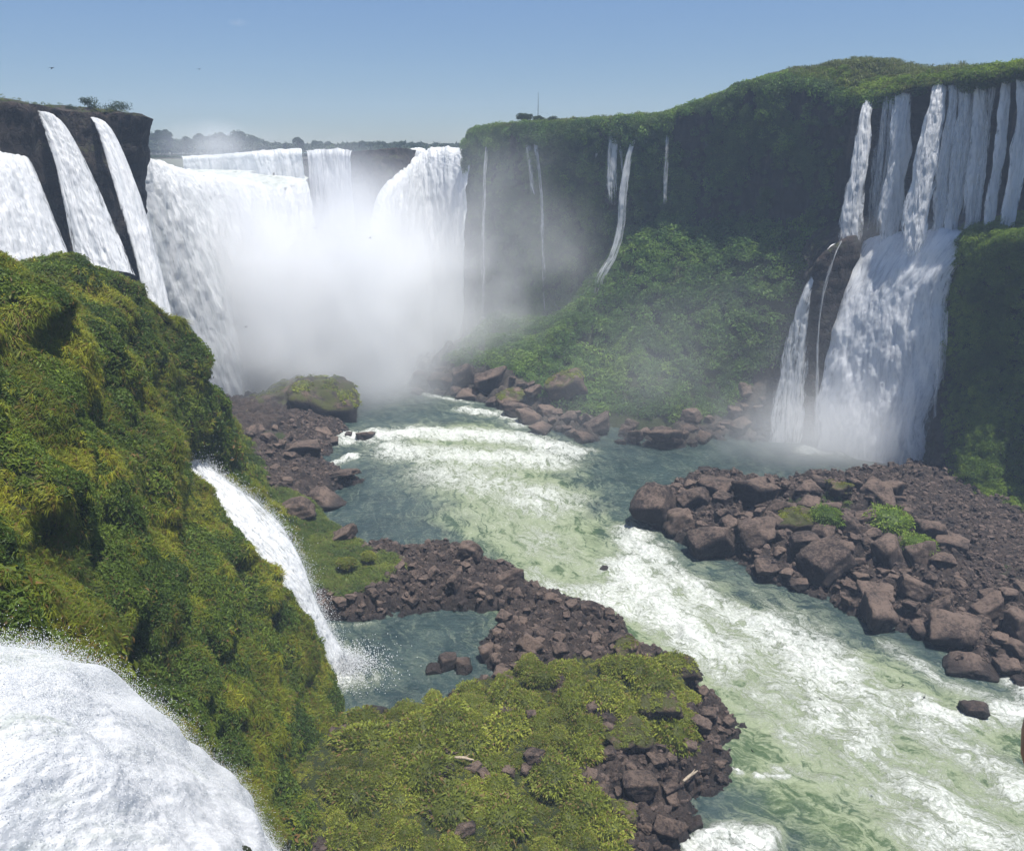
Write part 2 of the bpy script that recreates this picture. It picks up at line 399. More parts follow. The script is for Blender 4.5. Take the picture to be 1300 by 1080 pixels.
for px, py, r, k in [(1060, 640, 3.5, .6), (1130, 660, 4, .8), (1300, 625, 10, .8), (1240, 608, 5, .9), (1010, 640, 3, .5), (1290, 720, 3, .4)]:
    cx, cy, _ = atZ(px, py, 4); vegB = np.maximum(vegB, k * sstep(1.25, .5, np.hypot(TB.X - cx, TB.Y - cy) / r))
vegB = np.clip(vegB + .5 * fbm(P2 / 3., 4, 25), 0, 1) * (vegB > .05)
rub = (rubble(TB.X, TB.Y, 3.0, 31) * 1.9) * (1 - finer) + rubble(TB.X + 40, TB.Y, 1.25, 32) * .75 + .12 * fbm(P2 * 2, 3, 28)
TB.Z = np.maximum(hB(TB.X, TB.Y), .6) * (1 - np.exp(-np.maximum(dB, 0) / 3.)) + (rub - .4) * sstep(-1.5, 1.5, dB) - 1.6 * sstep(.8, -2, dB)
TB.build('right_bank_land', M_BANK, dB > -3, {'veg': vegB}, kind='structure', label='wide bank of dark brown broken basalt')

# ---------------------------------------------------------------- talus under the right cliff
LIP = [atY(598, 168, 245), atY(650, 162, 232), atY(700, 160, 224), atY(770, 156, 216), atY(850, 148, 208), atY(905, 128, 202), atY(950, 112, 196), atY(1000, 104, 190), atY(1055, 112, 183), atY(1100, 126, 174),
       atY(1150, 116, 166), atY(1210, 104, 158), atY(1260, 99, 151), atY(1310, 92, 145), atY(1400, 84, 134)]
OUT_C = xy([(520, 492), (523, 478), ('w', -30, 213), ('w', -16, 226), ('w', -8, 250), ('w', 10, 262), ('w', 110, 262), ('w', 110, 200), ('w', 92, 178), ('w', 70, 168), (1000, 548), (990, 556), (900, 560), (850, 571),
            (800, 563), (770, 566), (735, 556), (700, 546), (676, 540), (665, 530), (640, 522), (618, 512), (580, 505), (545, 500)])
TC = Terrain(-36, 112, 152, 264, .5)
insC = poly_inside(TC.X, TC.Y, OUT_C)
P2 = np.stack([TC.X, TC.Y], -1)
dC = seg_dist(TC.X, TC.Y, OUT_C) * np.where(insC, 1, -1) + 1.0 * fbm(P2 / 5, 4, 43)
talc = [atY(525, 478, 204), atY(560, 462, 205), atY(610, 458, 203), atY(640, 432, 208), atY(660, 425, 212), atY(690, 410, 217), atY(720, 392, 217), atY(750, 370, 216), atY(775, 335, 214), atY(790, 305, 211), atY(830, 288, 206), atY(900, 280, 200),
        atY(960, 277, 194), atY(1000, 274, 189), atY(1045, 282, 182), atY(1040, 320, 178), atY(1000, 380, 178), atY(900, 380, 186), atY(800, 400, 194), atY(740, 430, 196), atY(680, 455, 196), atY(700, 500, 184), atY(780, 470, 186), atY(850, 500, 176), atY(900, 500, 176),
        atY(960, 470, 177), atY(940, 530, 170), atY(820, 535, 170), atY(760, 520, 173), atY(640, 490, 192), atY(600, 490, 196), atY(560, 485, 201), atY(990, 520, 172), atY(1000, 450, 176),
        (-12, 248, 6), (40, 250, 40), (80, 220, 46), (100, 190, 46), (-5, 228, 14), (66, 174, 8), (80, 182, 10)]
fC = RBF(talc, 1.)
vegC = np.clip(1.1 * sstep(5, 13, dC) + .5 * fbm(P2 / 6, 4, 47) - .35 * sstep(8, -20, TC.X) - .9 * sstep(930, 1010, 650 + 1000 * TC.X / (TC.Y * .95)) * sstep(16, 6, fC(TC.X, TC.Y)), 0, 1)
base = np.maximum(fC(TC.X, TC.Y), 0)
TC.Z = np.minimum(base, 1.0 + np.where(TC.X > 40, 3.4, 1.7) * np.maximum(dC, 0)) * sstep(-.5, 2.5, dC) + (2.6 * fbm(P2 / 9, 4, 44)) * vegC + (rubble(TC.X, TC.Y, 5.5, 48) * 3.6 + rubble(TC.X, TC.Y, 3.2, 45) * 2.0 + rubble(TC.X, TC.Y, 1.6, 46)) * (1 - .8 * vegC) * sstep(-1.5, 1.5, dC) - 2.2 * sstep(.8, -2, dC)
TC.build('talus_slope_terrain', M_TALUS, dC > -3, {'veg': vegC}, kind='structure', label='steep talus slope under the right cliff, green above, rock at the waterline')

# ---------------------------------------------------------------- the hillside on the left
TH_ = Terrain(-96, -6, 8, 186, .42)
hp = [atY(-130, 365, 76), atY(0, 356, 78), atY(60, 342, 82), atY(130, 322, 86), atY(175, 306, 89), atY(196, 306, 90), atY(228, 344, 92), atY(234, 405, 93), atY(248, 450, 94), atY(150, 348, 80), atY(0, 425, 50), atY(60, 380, 62), atY(0, 385, 64), atY(-120, 400, 60), atY(100, 430, 58), atY(100, 500, 53), atY(160, 450, 70),
      atY(190, 500, 74), atY(192, 548, 78), atY(0, 500, 42), atY(0, 600, 38), atY(0, 700, 34), atY(100, 600, 48), atY(150, 650, 50), atY(200, 600, 62), atY(210, 680, 58), atY(228, 660, 67), atY(255, 690, 71), atY(290, 700, 71), atY(330, 722, 72),
      atY(368, 742, 73), atY(383, 785, 72), atY(300, 760, 64), atY(200, 740, 50), atY(100, 780, 41), atY(0, 800, 27), atY(70, 815, 30), atY(250, 820, 54), atY(330, 830, 62), atY(392, 840, 72), atY(412, 890, 71), atY(424, 940, 69), atY(330, 920, 56),
      atY(250, 900, 47), atY(180, 870, 41), atY(300, 980, 47), atY(380, 980, 58), atY(360, 1040, 50), atY(420, 1010, 61), atY(430, 1060, 56), atY(400, 1080, 50),
      (-13, 48, 4), (-11.5, 52, 2.5), (-9, 48, 2.5), (-14, 40, 6), (-14, 30, 22), (-14, 22, 38), (-11, 36, 6), (-17, 40, 14), (-12, 15, 44), (-8, 10, 44), (-7, 30, 20), (-7, 40, 4), (-18, 66, -1), (-20, 76, -2), (-24, 84, -2), (-9, 70, -2), (-12, 84, -2), (-27, 89, -1),
      # slope behind the middle fall
      (-41, 91, 25), (-44, 95, 27), (-38, 87, 18), (-34, 86, 9), (-33, 91, 5), (-30, 94, 1.5), (-45, 88, 42), (-50, 92, 46), (-48, 97, 40),
      atY(243, 470, 105), atY(255, 495, 112), atY(275, 512, 125), atY(292, 545, 133), atY(305, 580, 118), atY(318, 610, 112), atY(335, 650, 104), atY(300, 600, 104), atY(280, 600, 100), atY(250, 560, 100), atY(350, 700, 98), atY(372, 740, 96), atY(260, 530, 104),
      atY(312, 600, 128), atY(330, 640, 122), (-30, 98, 1.5), (-34, 110, 3), (-36, 122, 2), (-46, 140, 2), (-60, 150, 4), (-60, 168, 2), (-20, 110, -2), (-20, 140, -2), (-45, 180, -2), (-52, 155, 1),
      (-66, 150, 8), (-70, 170, 2), (-64, 110, 22), (-80, 110, 24), (-94, 110, 26), (-62, 130, 12), (-94, 140, 16), (-94, 170, 4), (-80, 90, 43), (-94, 80, 42), (-94, 50, 44), (-70, 60, 45), (-60, 40, 47), (-94, 20, 54), (-40, 20, 50), (-30, 28, 45), (-24, 12, 47), (-60, 10, 52)]
fH = RBF(hp, .4)
P2 = np.stack([TH_.X, TH_.Y], -1)
base = fH(TH_.X, TH_.Y)
sm_ = base.copy()
for _ in range(14):
    e_ = np.pad(sm_, 1, mode='edge'); sm_ = (e_[:-2, 1:-1] + e_[2:, 1:-1] + e_[1:-1, :-2] + e_[1:-1, 2:] + 2 * sm_) / 6
base = .35 * base + .65 * sm_
gx, gy = np.gradient(sm_, TH_.st); slope = np.hypot(gx, gy)
near = sstep(95, 70, TH_.Y)
lump = 3. * fbm(P2 / 8.5, 2, 61) + 1.5 * fbm(np.stack([TH_.X / 3.3, TH_.Y / 3.3, base / 3.3], -1), 3, 62)
TH_.Z = base + lump * (0.65 + .25 * near) * sstep(-1, 6, base)
# overhanging shelves: push the steep face outwards in uneven rolls so that dark hollows form below them
gn = np.stack([-gx, -gy], -1) / (slope[..., None] + 1e-6)
roll = fbm(np.stack([TH_.X / 9, TH_.Y / 9, TH_.Z / 4.2], -1), 3, 66) * 3.6 * sstep(.5, 1.6, slope) * sstep(1, 6, TH_.Z)
dispH = np.concatenate([gn * roll[..., None], np.zeros(roll.shape + (1,))], -1)
vegH = np.clip(.8 + .9 * fbm(np.stack([TH_.X / 5, TH_.Y / 5, TH_.Z / 5], -1), 4, 64), 0, 1)
maskH = (TH_.Z > -2.2)
TH_.build('hillside_terrain', M_SOIL, maskH, {'veg': vegH}, disp=dispH, kind='structure', label='steep overgrown hillside dropping to the gorge')
def hill_at(x, y):
    """point of the displaced hillside for grid place x,y"""
    fx = ((x - TH_.x[0]) / TH_.st).clip(0, len(TH_.x) - 1.01); fy = ((y - TH_.y[0]) / TH_.st).clip(0, len(TH_.y) - 1.01); i = fx.astype(int); j = fy.astype(int); a = (fx - i)[:, None]; b = (fy - j)[:, None]
    d = dispH[i, j] * (1 - a) * (1 - b) + dispH[i + 1, j] * a * (1 - b) + dispH[i, j + 1] * (1 - a) * b + dispH[i + 1, j + 1] * a * b
    return np.stack([x + d[:, 0], y + d[:, 1], TH_.at(x, y)], -1)

# ---------------------------------------------------------------- right cliff wall (from the throat to beyond the falls)
lip = np.array(LIP)
cen = np.array([0., 120.])
foot_z = np.array([-3, 0, 8, 26, 36, 40, 40, 40, 38, 36, 34, 34, 34, 34, 34.])
rows = []
for k, (fr, off) in enumerate([(0, 0), (.08, .6), (.3, -.8), (.6, -1.8), (1, -1.0)]):
    r = []
    for i in range(len(lip)):
        a = lip[min(i + 1, len(lip) - 1)] - lip[max(i - 1, 0)]
        nrm = np.array([a[1], -a[0]]); nrm = -nrm / np.linalg.norm(nrm)
        if np.dot(nrm, cen - lip[i, :2]) < 0: nrm = -nrm
        zt = lip[i, 2]; zb = min(foot_z[i], zt - 20) - 6
        if i >= 9 and fr > 0: off = off - 2.6
        r.append([lip[i, 0] + nrm[0] * off, lip[i, 1] + nrm[1] * off, zt + (zb - zt) * fr])
    rows.append(r)
GC = loft(rows, 90, 520)
NC = outward(grid_normals(GC), GC, (0, 120, 60)); v0 = np.linspace(0, 1, 90)[:, None] * np.ones((1, 520))
# rounded shoulder at the top, bulges lower down
pxc = 650 + 1000 * GC[..., 0] / (GC[..., 1] * CT + (H - GC[..., 2]) * ST)
GCd = rocky(GC, NC, 2.4, 10, 70, vert=.3, block=.5); GCd = GCd + NC * (1.6 * ridged(np.stack([GC[..., 0] / 9, GC[..., 1] / 9, GC[..., 2] / 45], -1), 3, 75) * sstep(.03, .2, v0))[..., None]
kf = (1 - .7 * sstep(1060, 1100, pxc))[..., None]; GCd = GC * (1 - kf) + GCd * kf
GCd[0] = GC[0]; GCd[1] = .5 * (GC[1] + GCd[1])
u = np.linspace(0, 1, 520)[None, :] * np.ones((90, 1)); v = np.linspace(0, 1, 90)[:, None] * np.ones((1, 520))
pxc = 650 + 1000 * GC[..., 0] / (GC[..., 1] * CT + (H - GC[..., 2]) * ST)
vegR = .62 + .55 * fbm(GC / np.array([7, 7, 14]), 4, 71) + .45 * sstep(.16, .0, v) - .55 * sstep(1065, 1100, pxc) - .22 * sstep(820, 900, pxc) * sstep(.08, .25, v) + .04 * sstep(900, 700, pxc)
vegR = np.clip(vegR, 0, 1)
grid_mesh('right_cliff_terrain', GCd, M_CLIFF_GREEN, {'veg': vegR}, kind='structure', label='tall overgrown cliff wall on the right, dark basalt with hanging plants')
# plateau behind its lip: a domed rim of grass and bushes
back = []
for k, (off, dz) in enumerate([(0, 0), (2, 1.0), (6, 2.2), (14, 3.2), (40, 2.5), (120, 0)]):
    r = []
    for i in range(len(lip)):
        a = lip[min(i + 1, len(lip) - 1)] - lip[max(i - 1, 0)]
        nrm = np.array([a[1], -a[0]]); nrm = nrm / np.linalg.norm(nrm)
        if np.dot(nrm, cen - lip[i, :2]) > 0: nrm = -nrm
        w = [.35, .35, .35, .35, .35, .5, .8, 1.0, 1.9, 1.7, 1.4, .85, .9, 1.1, 1.0][i]
        r.append([lip[i, 0] + nrm[0] * off, lip[i, 1] + nrm[1] * off, lip[i, 2] + dz * w])
    back.append(r)
GP = loft(back, 70, 300); GP[..., 2] += .8 * fbm(GP / 6, 4, 73) * sstep(0, 8, np.arange(70))[:, None]
GP[0] = catmull(lip, 300); GP[0, :, 2] += .05
grid_mesh('right_plateau_terrain', GP, M_TALUS, {'veg': np.ones(GP.shape[:2])}, kind='structure', label='grassy plateau above the right cliff')

# ---------------------------------------------------------------- left cliff with the three falls
lc = [[atY(-160, 128, 122), atY(-60, 128, 126), atY(0, 129, 131), atY(50, 134, 138), atY(80, 140, 142), atY(120, 143, 146), atY(150, 143, 149), atY(178, 146, 152), atY(183, 150, 158), atY(170, 160, 178), atY(120, 175, 200)]]
for fr, off in [(.12, .5), (.4, -.4), (.75, .3), (1, 2.5)]:
    lc.append([[p[0] + (.55 * off * .8 if i < 6 else -7.5 * min(fr * 1.6, 1)), p[1] - (.8 if i < 8 else 0) * off * .8, p[2] * (1 - fr) + -2 * fr] for i, p in enumerate(lc[0])])
GL = loft(lc, 110, 240); NL = outward(grid_normals(GL), GL)
GLd = rocky(GL, NL, 1.4, 6, 80, vert=.6, block=.7)
GLd[0] = GL[0] + np.array([0, 0, .6]) * fbm(GL[0] / 3, 4, 81)[:, None]
grid_mesh('left_cliff_terrain', GLd, M_CLIFF, kind='structure', label='dark bare basalt cliff on the left')
tl = [[[p[0] - 55 * k, p[1] + 10 * k, p[2] + 1.2 * min(k * 6, 1) - 3 * max(k - .3, 0)] for p in lc[0]] for k in (0, .04, .12, .3, 1)]
GLt = loft(tl, 40, 240); GLt[..., 2] += .5 * fbm(GLt / 4, 4, 82); GLt[0] = GLd[0]
grid_mesh('left_plateau_terrain', GLt, M_TALUS, {'veg': .45 + .6 * fbm(GLt / 5, 3, 83)}, kind='structure', label='low scrubby top of the left cliff')

# ---------------------------------------------------------------- rock walls behind the curtains of the throat
tw = [[atY(140, 222, 180), atY(230, 226, 203), atY(290, 240, 216), atY(332, 255, 226), atY(350, 270, 240), atY(345, 206, 260), atY(386, 200, 262), atY(446, 199, 263), atY(470, 193, 262), atY(500, 190, 262), atY(522, 192, 265), atY(560, 196, 260), atY(596, 198, 249), atY(625, 190, 242)]]
tw[0] = [(p[0], p[1] + 1.2, p[2] - (.5 if i > 5 else 2.5)) for i, p in enumerate(tw[0])]
for fr in (.1, .35, .7, 1):
    tw.append([[p[0] + 3 * fr * (1 if i < 4 else 0), p[1] - 4 * fr, p[2] * (1 - fr) - 2 * fr] for i, p in enumerate(tw[0])])
GT = loft(tw, 80, 300); NT_ = outward(grid_normals(GT), GT, (0, 150, 60))
GTd = rocky(GT, NT_, 1.2, 6, 90, block=.6); GTd[0] = GT[0]
grid_mesh('throat_cliff_terrain', GTd, M_CLIFF, kind='structure', label='dark rock wall behind the curtains of the throat')
tb = [[(p[0] + dx, p[1] + dy, p[2] + dz - .2) for p in tw[0]] for dx, dy, dz in ((0, 0, 0), (-1, 3, -.2), (-6, 30, 1.), (-20, 60, .5))]
tb = [[(p[0], p[1], (min(p[2], 56.8 if k > 1 else 99) if i > 5 else min(p[2], 49))) for i, p in enumerate(r)] for k, r in enumerate(tb)]
GTb = loft(tb, 30, 300); GTb[0] = GTd[0]
grid_mesh('throat_shelf_terrain', GTb, M_CLIFF, kind='structure', label='rock shelf behind the throat')
# dark outcrop between the two curtains (a solid headland)
oc = [[atY(447, 193, 262), atY(462, 192, 256), atY(482, 190, 252), atY(505, 188, 252), atY(521, 190, 258), atY(535, 191, 268)]]
for dy, zz in ((-1.5, 54), (-2.5, 50), (-1.2, 46), (1, 38), (3, 0)):
    oc.append([[p[0], p[1] + dy * (1 if i not in (0, 5) else .3), zz] for i, p in enumerate(oc[0])])
GO = loft(oc, 60, 90); GO = rocky(GO, outward(grid_normals(GO), GO), 1.5, 6, 95, vert=.9, block=1.)
top = np.array([[(p[0] + (k * .5), p[1] + k * 12, p[2] - k * 2.) for p in catmull(GO[0], 90)] for k in np.linspace(1, 0, 12)])
GO = np.concatenate([top[:-1], GO], 0)
grid_mesh('rock_headland_terrain', GO, M_CLIFF, kind='structure', label='dark brown rock headland between the two white curtains of the throat')

# upper river and far plain
XU, YU = np.meshgrid(np.linspace(-420, 260, 120), np.linspace(262, 760, 90), indexing='ij')
ZU = 56.6 + .9 * fbm(np.stack([XU, YU], -1) / 40, 3, 99)
grid_mesh('upper_land', np.stack([XU, YU, ZU], -1), M_TALUS, {'veg': .45 + .6 * fbm(np.stack([XU, YU], -1) / 25, 3, 98)}, mask=((XU > -52) | (YU > 322))[:-1, :-1], kind='structure', label='flat land above the falls')


# ================================================================== WATER
def river_mat():
    m, nt = nmat('river water'); t = NT(nt)
    p = t.pos(); fl = t.attr('flow', 'Vector'); foam = t.attr('foam'); milk = t.attr('milk')
    wv = t.n('ShaderNodeVectorMath', operation='ADD'); t.put(wv.inputs[0], fl)
    nz = t.n('ShaderNodeTexNoise'); t.put(nz.inputs['Vector'], t.vmul(p, (.22, .22, .22))); nz.inputs['Scale'].default_value = 1; nz.inputs['Detail'].default_value = 3
    off = t.n('ShaderNodeVectorMath', operation='MULTIPLY_ADD'); t.put(off.inputs[0], nz.outputs['Color']); off.inputs[1].default_value = (5, 7, 0); off.inputs[2].default_value = (-2.5, -3.5, 0)
    t.put(wv.inputs[1], off.outputs[0]); w = wv.outputs[0]
    n1 = t.noise(t.vmul(w, (.8, .34, 1)), 1., 9, .7, .9)          # broad boils
    n2 = t.noise(t.vmul(w, (2.2, 1.0, 1)), 1., 7, .7, 1.6)         # threads
    n3 = t.noise(t.vmul(p, (2.2, 3.0, 2)), 1., 5, .7, .5)
    thread = t.math('SUBTRACT', 1., t.math('ABSOLUTE', t.math('MULTIPLY', t.math('SUBTRACT', n2, .5), 9.)))
    thread2 = t.math('SUBTRACT', 1., t.math('ABSOLUTE', t.math('MULTIPLY', t.math('SUBTRACT', n1, .5), 11.)))
    f = t.math('ADD', t.math('MULTIPLY', foam, .62), t.math('MULTIPLY', t.math('SUBTRACT', n1, .5), 1.9))
    f = t.math('ADD', f, t.math('MULTIPLY', t.math('MAXIMUM', thread, 0.), t.math('ADD', .10, t.math('MULTIPLY', foam, .28))))
    f = t.math('ADD', f, t.math('MULTIPLY', t.math('MAXIMUM', thread2, 0.), t.math('ADD', .08, t.math('MULTIPLY', foam, .2))))
    f = t.math('ADD', f, t.math('MULTIPLY', t.math('SUBTRACT', n3, .5), .65))
    lace = t.ramp(t.math('ADD', t.math('MULTIPLY', n2, .6), t.math('MULTIPLY', n3, .4)), .36, .60, .35, 1.)
    white = t.math('MULTIPLY', t.ramp(f, .40, 1.0), t.math('MAXIMUM', lace, t.ramp(f, .8, 1.5)))
    soft = t.ramp(t.math('ADD', f, t.math('MULTIPLY', milk, .12)), .02, .6)
    deep = t.mix(t.ramp(t.noise(p, .12, 4, .6), .35, .65), (.016, .034, .036), (.034, .058, .056))
    green = t.mix(t.ramp(n1, .4, .62), (.060, .098, .042), (.15, .195, .09))
    col = t.mix(t.ramp(milk, .15, .85), deep, green)
    col = t.mix(t.math('MULTIPLY', soft, t.ramp(milk, 0, .7, .35, .75)), col, (.30, .335, .22))
    col = t.mix(white, col, t.mix(n3, (.50, .53, .47), (.80, .81, .78)))
    rp = t.math('ADD', t.noise(t.vmul(p, (.9, 1.5, 1)), 1., 6, .65, .4), t.math('MULTIPLY', white, .45))
    b = t.bump(rp, .75, .55)
    bs = t.n('ShaderNodeBsdfPrincipled', i_Base_Color=col, i_Normal=b)
    t.put(bs.inputs['Roughness'], t.ramp(white, 0, 1, .16, .75)); bs.inputs['IOR'].default_value = 1.33
    t.out(bs.outputs[0]); return m

CENTER = catmull(np.array([(-95, 225), (-62, 212), (-28, 190), (-5, 165), (4, 145), (7, 125), (15, 108), (29, 92), (43, 78), (60, 64), (85, 48), (110, 36)], float), 220)
RV = Terrain(-100, 112, 38, 262, .42)
bd = np.full(RV.X.shape, 1e9); bs_ = np.zeros_like(bd); bt = np.zeros_like(bd); acc = 0
for i in range(len(CENTER) - 1):
    a, b = CENTER[i], CENTER[i + 1]; ab = b - a; L = np.linalg.norm(ab)
    t_ = np.clip(((RV.X - a[0]) * ab[0] + (RV.Y - a[1]) * ab[1]) / L ** 2, 0, 1)
    dx = RV.X - a[0] - t_ * ab[0]; dy = RV.Y - a[1] - t_ * ab[1]; d = np.hypot(dx, dy); m = d < bd
    sg = np.sign(dx * ab[1] - dy * ab[0])
    bd = np.where(m, d, bd); bs_ = np.where(m, acc + t_ * L, bs_); bt = np.where(m, sg * d, bt); acc += L
foam = np.zeros_like(RV.X); milk = np.zeros_like(RV.X)
def splat(A, pts, r, k):
    """a band of width r metres along a line of shore bearings"""
    q = np.array([atZ(*p)[:2] for p in pts]); 
    if len(q) == 1: q = np.concatenate([q, q + .01])
    d = np.maximum(seg_dist(RV.X, RV.Y, q, False) + min(r, 4.) * .75 * jit2, 0)
    return np.maximum(A, k * np.exp(-(d / r) ** 2))
jit = fbm(np.stack([RV.X, RV.Y], -1) / 6, 3, 150); jit2 = fbm(np.stack([RV.X, RV.Y], -1) / 3.2, 4, 149)
for pts, r, k in [([(440, 556), (520, 549), (600, 552), (660, 556), (722, 574)], 4.6, 1.25), ([(500, 572), (600, 580), (700, 585)], 6, 1.05), ([(560, 600), (640, 620), (700, 640)], 8, .8), ([(640, 660), (690, 690)], 6, .5), ([(600, 640), (660, 670)], 7, .45),
                  ([(590, 520), (640, 528), (660, 540)], 2.6, .95), ([(425, 590), (450, 578)], 1.3, 1.5), ([(400, 482), (520, 480)], 5, .55), ([(350, 500), (300, 505)], 6, .6), ([(700, 700), (760, 735)], 4, .45),
                  ([(672, 728), (700, 745), (760, 755), (800, 738)], 2.6, .95), ([(800, 680), (822, 700), (860, 722), (905, 760)], 3.4, 1.35), ([(800, 722), (830, 760), (880, 800), (950, 850)], 5.2, 1.15), ([(760, 755), (800, 775)], 3.5, 1.1),
                  ([(905, 760), (990, 800), (1050, 850)], 6, 1.0), ([(940, 830), (1000, 880), (1080, 930)], 6, .9), ([(1060, 850), (1150, 900)], 5, .75), ([(1180, 900), (1215, 915), (1290, 905)], 2.6, 1.5), ([(1180, 930), (1240, 960), (1290, 1010)], 3.5, .9),
                  ([(1100, 960), (1180, 1010), (1250, 1060)], 5, .85), ([(1010, 935), (1080, 980)], 3, .55), ([(985, 975), (1060, 990), (1112, 1010), (1150, 1040)], .9, .9), ([(880, 1070), (905, 1062)], .7, 1.7), ([(925, 1058), (968, 1066)], 1.5, 1.5), ([(880, 1075), (960, 1085)], 1.2, 1.3),
                  ([(960, 984), (1000, 986)], .45, 1.2), ([(932, 976), (940, 980)], .4, 1.3), ([(398, 832), (425, 850)], 3.2, 1.9), ([(430, 852), (470, 860)], 1.6, .8), ([(395, 795), (470, 792)], .7, .6), ([(1130, 822), (1200, 868), (1290, 896)], 1.6, .75),
                  ([(950, 612), (990, 620)], 1.6, 1.0), ([(1025, 572), (1100, 578), (1180, 590)], 2.2, 1.3), ([(980, 545), (1030, 560)], 1.5, .6), ([(1090, 990), (1180, 1070)], 4, .65), ([(1290, 870), (1300, 880)], 1.6, 1.2), ([(840, 690), (835, 700)], 2, .9), ([(523, 498), (600, 512)], .8, .7)]:
    foam = splat(foam, pts, r, k)
for pts, r, k in [([(590, 560), (640, 600), (660, 650), (700, 690)], 13, 1), ([(700, 690), (740, 720)], 9, 1), ([(700, 740), (800, 760), (900, 830), (1000, 900), (1100, 960), (1240, 1040)], 12, 1.), ([(960, 960), (1060, 1040), (1150, 1080)], 7, .75), ([(1100, 860), (1250, 930)], 6, .9),
                  ([(560, 700), (650, 715)], 5, .5)]:
    milk = splat(milk, pts, r, k)
milk = np.clip(milk + .25 * jit, 0, 1); jit3 = fbm(np.stack([RV.X * .8 + RV.Y * .6, (RV.Y * .8 - RV.X * .6) * .5], -1) / 9, 3, 148); foam = np.clip(foam * (1 + .4 * jit + .3 * jit2 + 1.0 * np.minimum(jit3, .25) * (RV.Y < 135)), 0, 2)
far_ = sstep(175, 200, RV.Y); foam = np.clip(foam + .25 * far_, 0, 2)
fs = np.stack([bt, bs_], -1)
wave = .16 * fbm(np.stack([RV.X, RV.Y], -1) / 2.2, 4, 151) + np.clip(foam, 0, 1.3) * (1.1 * fbm(fs / np.array([3.2, 4.5]), 4, 152) + .5 * ridged(fs / np.array([1.6, 2.2]), 3, 153)) + .35 * milk * fbm(fs / np.array([4.5, 6]), 3, 154)
# the ledge of the two rapids
RV.Z = wave - .05
RV.build('river', river_mat(), None, {'flow': np.stack([bt, bs_, 0 * bt], -1), 'foam': foam, 'milk': milk}, kind='structure', label='green river with white rapids running through the gorge')

# bed of the whole gorge so that nothing is open from another side
link('gorge_floor_land', make_mesh('gorge_floor_land', [(-900, -300, -4), (900, -300, -4), (900, 1500, -4), (-900, 1500, -4)], [[0, 1, 2, 3]], mats=[M_SOIL]), kind='structure', label='ground under the gorge')


# ---------------------------------------------------------------- waterfalls
def fall(name, label, A, B, mat, nu=60, nv=120, bulge=1., amp=.8, seed=0, clot=(1.6, 4.), tear=.0, glass=None, group=None, mid=None, rag=.0, droplets=0, dsize=.12, deep_amp=0., foot=False, spread=1.):
    """curtain between edge A and edge B (lists from lip to foot), with a rounded cross-section and a lumpy body"""
    A = [list(p) for p in A]; B = [list(p) for p in B]
    if foot: A[-1][2] = B[-1][2] = -1.2
    A = catmull(np.array(A, float), nv); B = catmull(np.array(B, float), nv)
    u = np.linspace(0, 1, nu)[None, :, None]
    G = A[:, None] * (1 - u) + B[:, None] * u
    if mid is not None: G = G + np.array(mid) * (4 * u * (1 - u)) 
    N = outward(grid_normals(G), G, (0, 100, 60))
    ww = np.linalg.norm(B - A, axis=1); cu = np.linspace(-.5, .5, nu)[None] * ww[:, None]
    cv = np.concatenate([[0], np.cumsum(np.linalg.norm(np.diff(.5 * (A + B), axis=0), axis=1))])[:, None] * np.ones((1, nu))
    uu = np.linspace(0, 1, nu)[None] * np.ones((nv, 1)); vv = np.linspace(0, 1, nv)[:, None] * np.ones((1, nu))
    uvw = np.stack([cu + 31 * seed, cv, 0 * cu], -1)
    e = np.clip(4 * uu * (1 - uu), 0, 1) ** .6
    grow = sstep(0, .12, vv)
    d = bulge * np.sqrt(np.clip(4 * uu * (1 - uu), 0, 1)) * sstep(0, .3, vv)
    d = d + amp * grow * e * (fbm(np.stack([cu / clot[0], cv / clot[1], cu * 0], -1) + 7 * seed, 4, 200 + seed, .55) + .5 * fbm(np.stack([cu / (clot[0] * .35), cv / (clot[1] * .3)], -1), 3, 230 + seed))
    if deep_amp: d = d + deep_amp * grow * fbm(np.stack([cu / 7, cv / 14], -1) + seed, 3, 260 + seed)
    G = G + N * d[..., None]
    # ragged sides
    side = (B - A) / (np.linalg.norm(B - A, axis=1, keepdims=True) + 1e-6)
    G = G + side[:, None] * (rag * (fbm(np.stack([uu * 2, cv / 11], -1) + seed, 3, 270 + seed)) * grow * (np.abs(uu - .5) * 2))[..., None]
    edge = np.clip(4 * uu * (1 - uu), 0, 1) ** .5 - .75 * tear * sstep(.78, 1., vv)
    at = {'uvw': uvw, 'edge': edge}
    if glass is not None: at['glass'] = glass(uu, vv)
    o = grid_mesh(name, G, mat, at, label=label, cat='waterfall', group=group)
    # the sheet gets a back so that it has a body
    if bulge > 2: sol = o.modifiers.new('body', 'SOLIDIFY'); sol.thickness = .4; sol.offset = -1
    if droplets:
        k = RNG.integers(0, nv * nu, droplets * 3); w = (1 - edge.reshape(-1)[k]) ** 1.5 * 1.6 + .12; k = k[RNG.random(len(k)) < w][:droplets]
        P = G.reshape(-1, 3)[k] + N.reshape(-1, 3)[k] * RNG.exponential(.16 * spread, (len(k), 1)) + RNG.normal(0, .16 * spread, (len(k), 3)) * (RNG.random((len(k), 1)) ** 2 * 2)
        spray(P, dsize, o)
    return o

